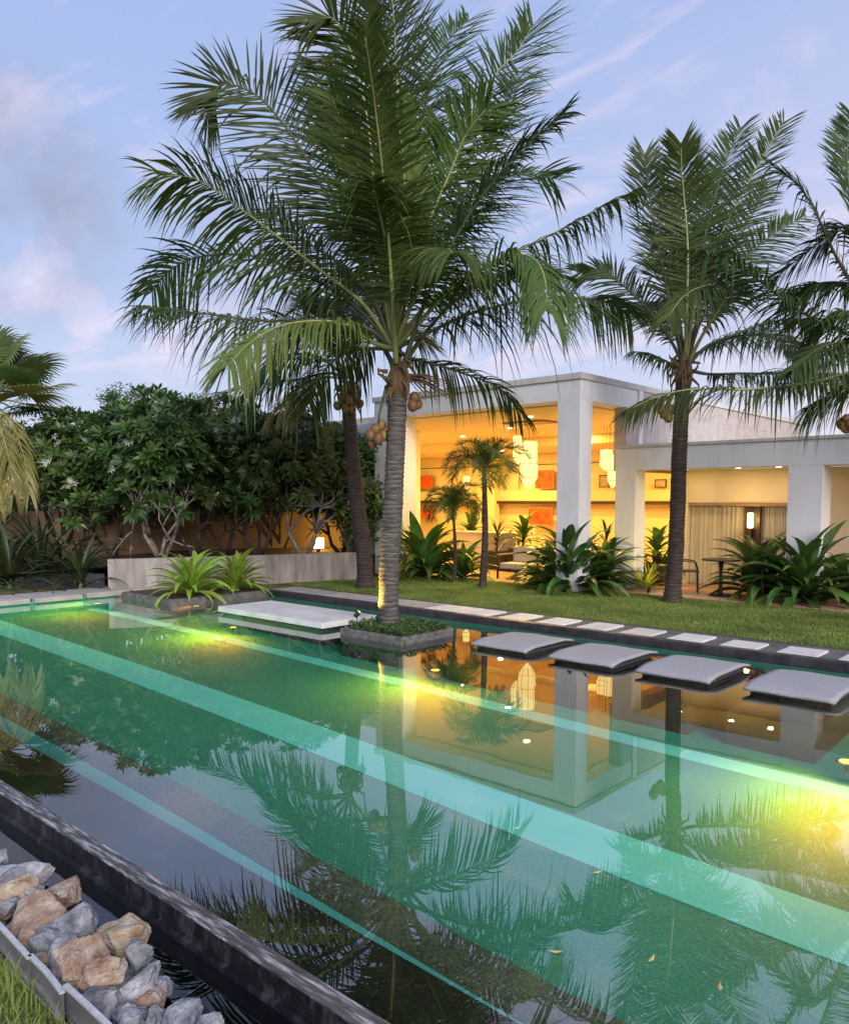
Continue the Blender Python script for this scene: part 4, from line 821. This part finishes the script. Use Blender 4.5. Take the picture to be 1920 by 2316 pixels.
# slim small palms in front of the hall
def slim_palm(base, top_px, d, label, ln, tr, nf, group):
    t = thing('slim_palm', label, 'palm tree', base, group); top = at(*top_px, d)
    trunk(t, [base, (np.array(base) * .5 + top * .5) + np.array([.03, .02, 0]), top], tr, tr * .62, 'palm_trunk_dark', rings=40, swell=.4, rough=.03)
    MB().tube([top - np.array([0, 0, .08]), top + np.array([0, 0, .25])], [tr * .75, tr * .4], 10).build('crown_shaft', 'rachis', t, True)
    for k_ in range(nf):
        az = k_ * 2.399 + random.uniform(-.2, .2); q = k_ / nf; el = 1.45 - .75 * q + random.uniform(-.1, .1)
        frond(t, rand_path(top + np.array([0, 0, .2 - .1 * q]), az, el, ln * random.uniform(.85, 1.1), 2.3 + 1.1 * q), 'palm_leaf_light' if k_ % 3 else 'palm_leaf', 'rachis', n=84, lmax=ln * .34, wid=.013, droop=.08, r0=.012, scale=1.0, fwd0=.7, fwd1=1.0, lift=.25, start=.16, jitter=.3)
g0 = onz(990, 1205, .09); slim_palm((g0[0], g0[1], .08), (993, 985), depth_of(g0), 'taller slim palm with drooping fronds in front of the glowing hall', 1.2, 0.085, 20, 'slim palms by the hall')
g0 = onz(931, 1196, .09); slim_palm((g0[0], g0[1], .08), (930, 1062), depth_of(g0), 'shorter slim palm left of the taller slim palm', .95, .05, 20, 'slim palms by the hall')

# fan palm at the left edge
def fan_leaf(parent, base, center, outdir, R_, mat, nseg=46, spread=2.4, droop=.35):
    base = np.array(base); center = np.array(center); out = nrm(outdir); s = nrm(np.cross(out, (0, 0, 1))); nn = nrm(np.cross(s, out)); verts = []; faces = []
    for k_ in range(nseg):
        a = (k_ / (nseg - 1) - .5) * 2 * spread; d = nrm(out * math.cos(a) + s * math.sin(a) + nn * .12); wv = nrm(np.cross(d, nn)); L = R_ * (1 - .18 * abs(a) / spread) * random.uniform(.92, 1.06); b = len(verts); w = R_ * 2 * spread / nseg * .30
        tw = random.uniform(-.3, .3)
        for v_, ww, z_ in ((.05, .10, 0), (.5, 1.0, 0), (.75, .6, .35), (1.0, .0, 1.0)):
            p = center + d * L * v_ - np.array([0, 0, 1]) * droop * L * (v_ ** 2.5) * .5
            if ww: verts += [p - wv * w * ww + nn * tw * w * ww, p + wv * w * ww - nn * tw * w * ww]
            else: verts.append(p)
        faces += [(b, b + 1, b + 3, b + 2), (b + 2, b + 3, b + 5, b + 4), (b + 4, b + 5, b + 6)]
    o = obj('fan_leaf', verts, faces, mat, parent); MB().tube([base, (base + center) / 2 + np.array([0, 0, .08]), center], [.03, .022, .016], 6).build('petiole', 'rachis', o, True)
DF = 20.0; fb = at(-20, 1190, DF); t = thing('fan_palm', 'fan palm with spiky round leaves at the left edge of the picture', 'palm tree', (fb[0], fb[1], .08)); ftop = at(-22, 830, DF)
trunk(t, [(fb[0], fb[1], .08), at(-22, 1000, DF), ftop], .22, .19, 'palm_trunk_dark')
for x, y, dz, mat in ((30, 690, .3, 'palm_leaf_light'), (95, 730, .0, 'palm_leaf_light'), (120, 790, .5, 'palm_leaf_yellow'), (85, 800, -.6, 'palm_leaf_yellow'), (-10, 670, .6, 'palm_leaf_dark'), (60, 850, .6, 'palm_leaf_dark'), (70, 760, 1.0, 'palm_leaf_dark'), (20, 760, -.8, 'palm_leaf_light'), (-60, 720, 0, 'palm_leaf'), (-110, 780, .2, 'palm_leaf'), (-100, 870, -.3, 'palm_leaf'), (40, 730, .8, 'palm_leaf_dark'), (-50, 680, .5, 'palm_leaf_dark'), (105, 835, .3, 'palm_leaf_light')):
    c = at(x * .72 - 6, 830 + (y - 830) * .72, DF + dz); e = at(x, y, DF + dz * 1.4); fan_leaf(t, ftop + np.array([0, 0, .1]), c, e - c + RNG.normal(size=3) * .12, 1.2, mat, droop=.6)
def hang(pts, d, mat, **kw): frond(t, [at(x, y, d + dz) for x, y, dz in pts], mat, 'rachis', **kw)
hang([(-25, 835, 0), (-5, 838, -.8), (25, 870, -1.4), (50, 940, -1.8), (60, 1010, -2.0)], DF, 'palm_leaf_yellow', n=60, lmax=.5, droop=1.0, wid=.04, start=.05, fwd0=.9, fwd1=1.2)
hang([(-25, 840, 0), (-14, 850, -1.2), (5, 890, -2.0), (20, 950, -2.3), (28, 1010, -2.4)], DF, 'palm_leaf_yellow', n=60, lmax=.5, droop=1.1, wid=.04, start=.05, fwd0=.9, fwd1=1.2)
hang([(-25, 840, 0), (-30, 850, -1.2), (-25, 900, -2.0), (-12, 980, -2.3), (-8, 1020, -2.4)], DF, 'palm_leaf_yellow', n=60, lmax=.5, droop=1.1, wid=.04, start=.05, fwd0=.9, fwd1=1.2)

# ================================================================== FRANGIPANI TREES
def rosette_geo(verts, faces, c, axis, n, L, w):
    axis = nrm(axis); a = np.array([0, 0, 1.0]) if abs(axis[2]) < .9 else np.array([1.0, 0, 0]); s = nrm(np.cross(axis, a)); b = np.cross(axis, s); ph = random.uniform(0, 6.28)
    for k_ in range(n):
        an = ph + k_ * 2.399; el = .25 + .85 * (k_ / n) + random.uniform(-.15, .15); d = nrm((s * math.cos(an) + b * math.sin(an)) * math.cos(el) + axis * math.sin(el)); wv = nrm(np.cross(d, axis)); l = L * random.uniform(.75, 1.15); ww = w * random.uniform(.8, 1.2); q = len(verts); dn = np.array([0, 0, -1.0]) * l * .12
        verts += [c + d * l * .06, c + d * l * .55 + wv * ww / 2, c + d * l * .55 - wv * ww / 2, c + d * l + dn]
        faces += [(q, q + 1, q + 3, q + 2)]
def frangipani(base, stems, crown_c, crown_r, nros, label, nflow, vis=True, flo=0, seed=0):
    random.seed(seed); t = thing('frangipani_tree', label, 'tree', base, 'frangipani trees by the wall'); base = np.array(base); cc = np.array(crown_c); cr = np.array(crown_r)
    tips = []; mb = MB()
    def grow(p, d, L, r, lev):
        e = p + d * L; mid = (p + e) / 2 + RNG.normal(size=3) * L * .07; mb.tube([p, mid, e], [r, r * .86, r * .72], 7)
        if lev == 0: tips.append((e, d)); return
        for k_ in range(random.choice((2, 2, 3))):
            nd = nrm(d + RNG.normal(size=3) * .55 + np.array([0, 0, .18])); grow(e, nd, L * random.uniform(.66, .9), r * .68, lev - 1)
    for k_ in range(stems):
        a = k_ * 6.28 / stems + random.uniform(-.4, .4); grow(base + np.array([math.cos(a), math.sin(a), 0]) * .06, nrm((math.cos(a) * .55, math.sin(a) * .55, 1)), random.uniform(.55, .75), .055, 4)
    mb.build('trunk', 'bark_pale' if vis else 'bark_dark', t, True)
    verts = []; faces = []; fl = MB(); pts = []
    for e, d in tips:
        if e[2] > base[2] + 1.05: pts.append((e, d))
    while len(pts) < nros:
        v_ = RNG.normal(size=3); v_ /= np.linalg.norm(v_); rr = random.random() ** .28
        q = v_ * rr * (1 + .18 * mnoise.noise(Vector(v_ * 2.3) + Vector((seed, 0, 0)))); p = cc + q * cr
        if p[2] < base[2] + 1.1: continue
        pts.append((p, nrm(v_ * .9 + np.array([0, 0, .75]) + RNG.normal(size=3) * .25)))
    for p, d in pts: rosette_geo(verts, faces, np.array(p), d, random.choice((9, 11, 13)), .29, .095)
    obj('crown', verts, faces, 'frangipani_leaf', t)
    for k_ in range(nflow):
        p, d = random.choice(pts[-nros // 2:]); c = np.array(p) + d * .12
        if (c - cc) @ (-FH) < -.3: continue
        for m in range(random.choice((3, 5, 7))):
            f0 = c + RNG.normal(size=3) * .06; v0 = []; 
            for q in range(5):
                an = q * 1.2566; dd = RIGHT * math.cos(an) + np.array([0, 0, 1]) * math.sin(an) - FH * .35; ee = RIGHT * math.cos(an + .7) + np.array([0, 0, 1]) * math.sin(an + .7); fl.add([f0, f0 + dd * .04 - ee * .01, f0 + dd * .066 + ee * .012, f0 + dd * .036 + ee * .026], [(0, 1, 2, 3)])
    if fl.f: fl.build('blossoms', 'petal', t)
    return t
def fz(x, y, d, z): p = at(x, y, d); return (p[0], p[1], z)
def crown(x, y, d): return at(x, y, d)
frangipani(fz(330, 1130, 19.0, .55), 4, crown(320, 905, 19.2), (1.75, 1.55, 1.15), 577, 'frangipani with pale bare stems behind the bright lilies', 26, True, seed=3)
frangipani(fz(625, 1110, 19.6, .58), 3, crown(600, 935, 19.8), (1.75, 1.55, 1.05), 560, 'frangipani beside the glowing garden lantern', 14, True, seed=5)
frangipani(fz(165, 1150, 20.5, .3), 3, crown(155, 945, 20.3), (1.35, 1.35, 1.25), 490, 'frangipani at the left beside the fan palm', 26, False, seed=7)
frangipani(fz(465, 1120, 21.0, .58), 3, crown(455, 915, 20.8), (1.6, 1.5, 1.15), 525, 'frangipani in the middle of the hedge behind the others', 10, False, seed=9)
frangipani(fz(700, 1100, 21.0, .58), 3, crown(705, 960, 21.2), (1.2, 1.3, 1.15), 402, 'frangipani beside the white portal column, right end of the hedge', 4, False, seed=12)
frangipani(fz(400, 1120, 20.2, .58), 3, crown(395, 935, 20.0), (1.2, 1.2, .95), 330, 'frangipani filling the gap in the hedge behind the bare stems', 14, False, seed=21)
frangipani(fz(530, 1120, 20.3, .58), 3, crown(530, 930, 20.2), (1.2, 1.2, 1.0), 330, 'frangipani in the hedge left of the lantern tree', 12, False, seed=23)
frangipani(fz(235, 1140, 20.6, .4), 3, crown(235, 930, 20.2), (1.1, 1.1, 1.15), 300, 'frangipani in the hedge right of the leftmost one', 16, False, seed=25)
def bush_tree(base, c, r, n, label, mat, size=.1):
    t = thing('leafy_tree', label, 'tree', base); c = np.array(c); b = np.array(base); mb = MB()
    for k_ in range(16):
        e = c + RNG.normal(size=3) * np.array(r) * .5; mb.tube([b + RNG.normal(size=3) * [.1, .1, 0], (b + e) / 2 + RNG.normal(size=3) * .15, e], [.05, .03, .012], 6)
    mb.build('trunk', 'bark_dark', t, True)
    cl = [c + nrm(RNG.normal(size=3)) * np.array(r) * random.random() ** .35 for _ in range(60)]
    def sm(): return random.choice(cl) + RNG.normal(size=3) * .15
    leaf_cloud('crown', n, sm, size, mat, t)
bush_tree(fz(300, 1100, 24, .1), at(270, 850, 24), (1.1, 1.1, .75), 5200, 'loose small leaved tree rising behind the frangipani hedge at left', 'shrub_leaf')
bush_tree(fz(400, 1100, 24.5, .1), at(385, 860, 24.5), (.8, .8, .65), 3000, 'small leaved tree behind the middle of the frangipani hedge', 'shrub_leaf')
bush_tree(fz(60, 1150, 23, .1), at(70, 960, 23), (1.5, 1.5, 1.3), 9000, 'dense dark shrub behind the fan palm', 'frangipani_leaf', .16)
bush_tree(fz(560, 1100, 23.5, .1), at(560, 975, 23.5), (2.4, 2.0, 1.0), 12000, 'dense dark shrub along the boundary wall behind the frangipani', 'frangipani_leaf', .16)
bush_tree(fz(735, 1120, 20, .1), at(728, 1010, 20), (.5, .6, 1.3), 5000, 'tall dark shrub between the leaning palm and the white portal column', 'frangipani_leaf', .15)

# ================================================================== STRAP LEAVED PLANTS (every leaf a part)
def strap_mesh(name, mat, el, L, w, droop, segs=9):
    verts = []; faces = []; p = np.zeros(3); e = el; st = L / segs
    for i in range(segs + 1):
        t_ = i / segs; ww = w * (.45 + 1.1 * t_ if t_ < .45 else .95 * (1 - ((t_ - .45) / .55) ** 1.7) + .0) * .5; n_ = np.array([-math.sin(e), 0, math.cos(e)])
        verts += [p + np.array([0, -ww, 0]) + n_ * ww * .45, p.copy(), p + np.array([0, ww, 0]) + n_ * ww * .45]
        p = p + np.array([math.cos(e), 0, math.sin(e)]) * st; e -= droop / segs * (.4 + 1.3 * t_)
    for i in range(segs):
        b = i * 3; faces += [(b, b + 1, b + 4, b + 3), (b + 1, b + 2, b + 5, b + 4)]
    me = bpy.data.meshes.new(name); me.from_pydata([tuple(map(float, v_)) for v_ in verts], [], faces); me.materials.append(MATS[mat]); me.polygons.foreach_set('use_smooth', [True] * len(me.polygons)); me.update(); return me
STRAPS = {}
for mat, w, dr in (('lily_bright', .14, 1.2), ('lily_dark', .16, 1.35), ('strap_dark', .055, 1.2), ('croton', .075, .9), ('palm_leaf_light', .05, .8)):
    STRAPS[mat] = [[strap_mesh('leaf', mat, el, 1.0, w * random.uniform(.85, 1.15), dr * (1.35 - .3 * el) * random.uniform(.8, 1.25)) for _ in range(3)] for el in (.35, .6, .85, 1.1, 1.35)]
def strap_plant(name, base, L, n, mat, label, cat='plant', group=None, stemh=0.0):
    t = thing(name, label, cat, base, group)
    for k_ in range(n):
        q = k_ / n; lev = min(4, int(q * 5)); o = bpy.data.objects.new('leaf', random.choice(STRAPS[mat][lev])); COL.objects.link(o); o.parent = t
        o.location = (random.uniform(-.04, .04), random.uniform(-.04, .04), .02 + .12 * q * L + stemh); o.rotation_euler = (random.uniform(-.25, .25), random.uniform(-.15, .15), k_ * 2.399 + random.uniform(-.3, .3)); s = L * random.uniform(.78, 1.12); o.scale = (s, s * random.uniform(.85, 1.15), s)
    MB().lathe([(.06 * L, -.03), (.05 * L, stemh + .12 * L)], base, 8).build('stem', 'lily_dark' if mat != 'lily_bright' else 'lily_bright', t)
    return t
def gp(x, y, z=.09): p = onz(x, y, z); return (p[0], p[1], z)
strap_plant('lily_plant', (-14.05, 8.45, .09), 1.05, 58, 'lily_bright', 'larger bright green lily at the corner of the pool planter', group='bright lilies in the pool planter')
strap_plant('lily_plant', (-14.15, 9.62, .09), .95, 50, 'lily_bright', 'smaller bright green lily nearer the right end of the planter', group='bright lilies in the pool planter')
gl = 'dark broad leaved lilies before the house'
strap_plant('broad_lily', gp(872, 1186), 1.55, 72, 'lily_dark', 'large dark green lily right behind the tallest palm trunk', group=gl)
strap_plant('broad_lily', gp(948, 1188), 1.05, 44, 'lily_dark', 'smaller dark green lily around the foot of the shorter slim palm', group=gl)
strap_plant('broad_lily', gp(1140, 1207), 1.15, 60, 'lily_dark', 'dark green lily left of the foot of the corner column', group=gl)
strap_plant('broad_lily', gp(1172, 1212), 1.5, 76, 'lily_dark', 'dark green lily right in front of the corner column', group=gl)
strap_plant('broad_lily', gp(1232, 1206), 1.3, 56, 'lily_dark', 'dark green lily right of the foot of the corner column', group=gl)
strap_plant('broad_lily', gp(1282, 1196), 1.2, 46, 'lily_dark', 'dark green lily in front of the second column', group=gl)
strap_plant('broad_lily', gp(1352, 1192), 1.0, 36, 'lily_dark', 'dark green lily right behind the dark palm trunk', group=gl)
strap_plant('broad_lily', gp(1560, 1226), 1.35, 66, 'lily_dark', 'dark green lily right of the porch table', group=gl)
strap_plant('broad_lily', gp(1650, 1236), 1.5, 76, 'lily_dark', 'dark green lily in front of the porch column', group=gl)
strap_plant('broad_lily', gp(1740, 1238), 1.2, 44, 'lily_dark', 'dark green lily cut by the right edge of the picture', group=gl)
strap_plant('croton_plant', gp(815, 1192), .65, 40, 'croton', 'yellow leaved croton beside the tallest palm trunk')
strap_plant('croton_plant', gp(1326, 1209), .6, 40, 'croton', 'yellow green croton lit by a spotlight beside the dark palm')
strap_plant('spiky_plant', gp(1712, 1205), .8, 40, 'palm_leaf_light', 'spiky narrow leaved plant by the porch wall at right', stemh=.75)
for i, (x, y, L, n, lab) in enumerate(((20, 1205, 1.25, 46, 'dark strap leaved clump at the left edge beside the pool end'), (85, 1195, 1.3, 46, 'tall dark strap leaved clump behind the end slabs'), (165, 1208, 1.0, 42, 'dark arching strap leaved clump near the concrete wall end'), (-25, 1190, 1.4, 40, 'dark strap leaved clump under the fan palm'), (125, 1180, 1.5, 40, 'dark strap leaved clump against the boundary wall'))):
    strap_plant('strap_clump', gp(x, y), L * 1.3, int(n * 1.5), 'strap_dark', lab, group='dark strap leaved clumps at the pool end')
# potted plants in the hall
def potted(c, label, L, n, mat, ph):
    t = thing('potted_plant', label, 'potted plant', c); box('pot', (c[0] - .3, c[0] + .3, c[1] - .25, c[1] + .25, c[2], c[2] + ph), 'black_pot', t, bevel=.01)
    MB().tube([(c[0], c[1], c[2] + ph), (c[0] + .05, c[1], c[2] + ph + .5 * L)], [.03, .02], 7).build('stem', 'bark_dark', t)
    for k_ in range(n):
        q = k_ / n; o = bpy.data.objects.new('leaf', random.choice(STRAPS[mat][min(4, int(q * 5))])); COL.objects.link(o); o.parent = t; o.location = (.05 * q, 0, ph + .15 * L + .4 * L * q); o.rotation_euler = (0, 0, k_ * 2.399); s = L * random.uniform(.6, 1); o.scale = (s, s * 1.5, s)
def hp(x, y, v): p = onv(x, y, v); return (p[0], p[1], .101)
potted(hp(1072, 1130, 17.2), 'black box planter with a leafy plant below the largest lantern', .85, 26, 'lily_dark', .62)
potted(hp(1018, 1130, 17.4), 'tall thin potted plant right of the taller slim palm', .8, 30, 'strap_dark', .5)
potted(hp(1240, 1130, 16.9), 'bushy potted plant in the side opening of the portal', .75, 26, 'strap_dark', .55)
potted(hp(1345, 1130, 16.6), 'leafy potted plant on the porch left of the dark palm trunk', .75, 28, 'lily_dark', .45)
potted(hp(965, 1100, 19.0), 'wide leafy potted plant behind the low counter', .9, 28, 'lily_dark', .5)

# ================================================================== GARDEN LAMPS
p = at(653, 1115, 22.0); t = thing('garden_lantern', 'small glowing cube lantern on the raised bed by the boundary wall', 'lantern', (p[0], p[1], .60))
box('glass', (p[0] - .11, p[0] + .11, p[1] - .11, p[1] + .11, .66, .92), 'garden_lantern_glow', t, bevel=.01); MB().box(p[0] - .04, p[0] + .04, p[1] - .04, p[1] + .04, .55, .659).build('post', 'lamp_metal', t); box('lid', (p[0] - .13, p[0] + .13, p[1] - .13, p[1] + .13, .921, .945), 'lamp_metal', t)
lamp('garden_lantern_light', 'POINT', (p[0] - .25, p[1] + .3, .95), 48, (1.0, .55, .10), size=.12)
def spot(loc, target, energy, color, label, ang=50):
    t = thing('garden_spotlight', label, 'spotlight', (loc[0], loc[1], loc[2])); d = nrm(np.array(target) - np.array(loc)); l = np.array(loc)
    MB().tube([l - np.array([0, 0, .10]), l], .008, 6).build('spike', 'lamp_metal', t); MB().tube([l - d * .05, l + d * .05], [.03, .04], 12).build('housing', 'lamp_metal', t)
    MB().tube([l + d * .0505, l + d * .053], [.03, .03], 12).build('lens', 'lantern_glow', t)
    o = lamp('garden_spotlight_beam', 'SPOT', l + d * .08, energy, color, size=.03, rot=Vector(d).to_track_quat('-Z', 'Y').to_euler(), spot_size=math.radians(ang), spot_blend=.6)
spot((-8.66, 7.98, .30), (-8.32, 8.24, .75), 90, (1.0, .66, .10), 'little uplight in the island planter shining on the palm trunk', 80)
q = gp(1330, 1222); spot((q[0], q[1], .2), (q[0] - .08, q[1] + .35, .42), 45, (1.0, .82, .12), 'little uplight on the lawn shining on the croton', 90)
q = gp(806, 1203); spot((q[0], q[1], .2), (q[0] - .1, q[1] + .4, .6), 14, (1.0, .75, .2), 'little uplight behind the tallest palm trunk shining on the yellow croton', 90)
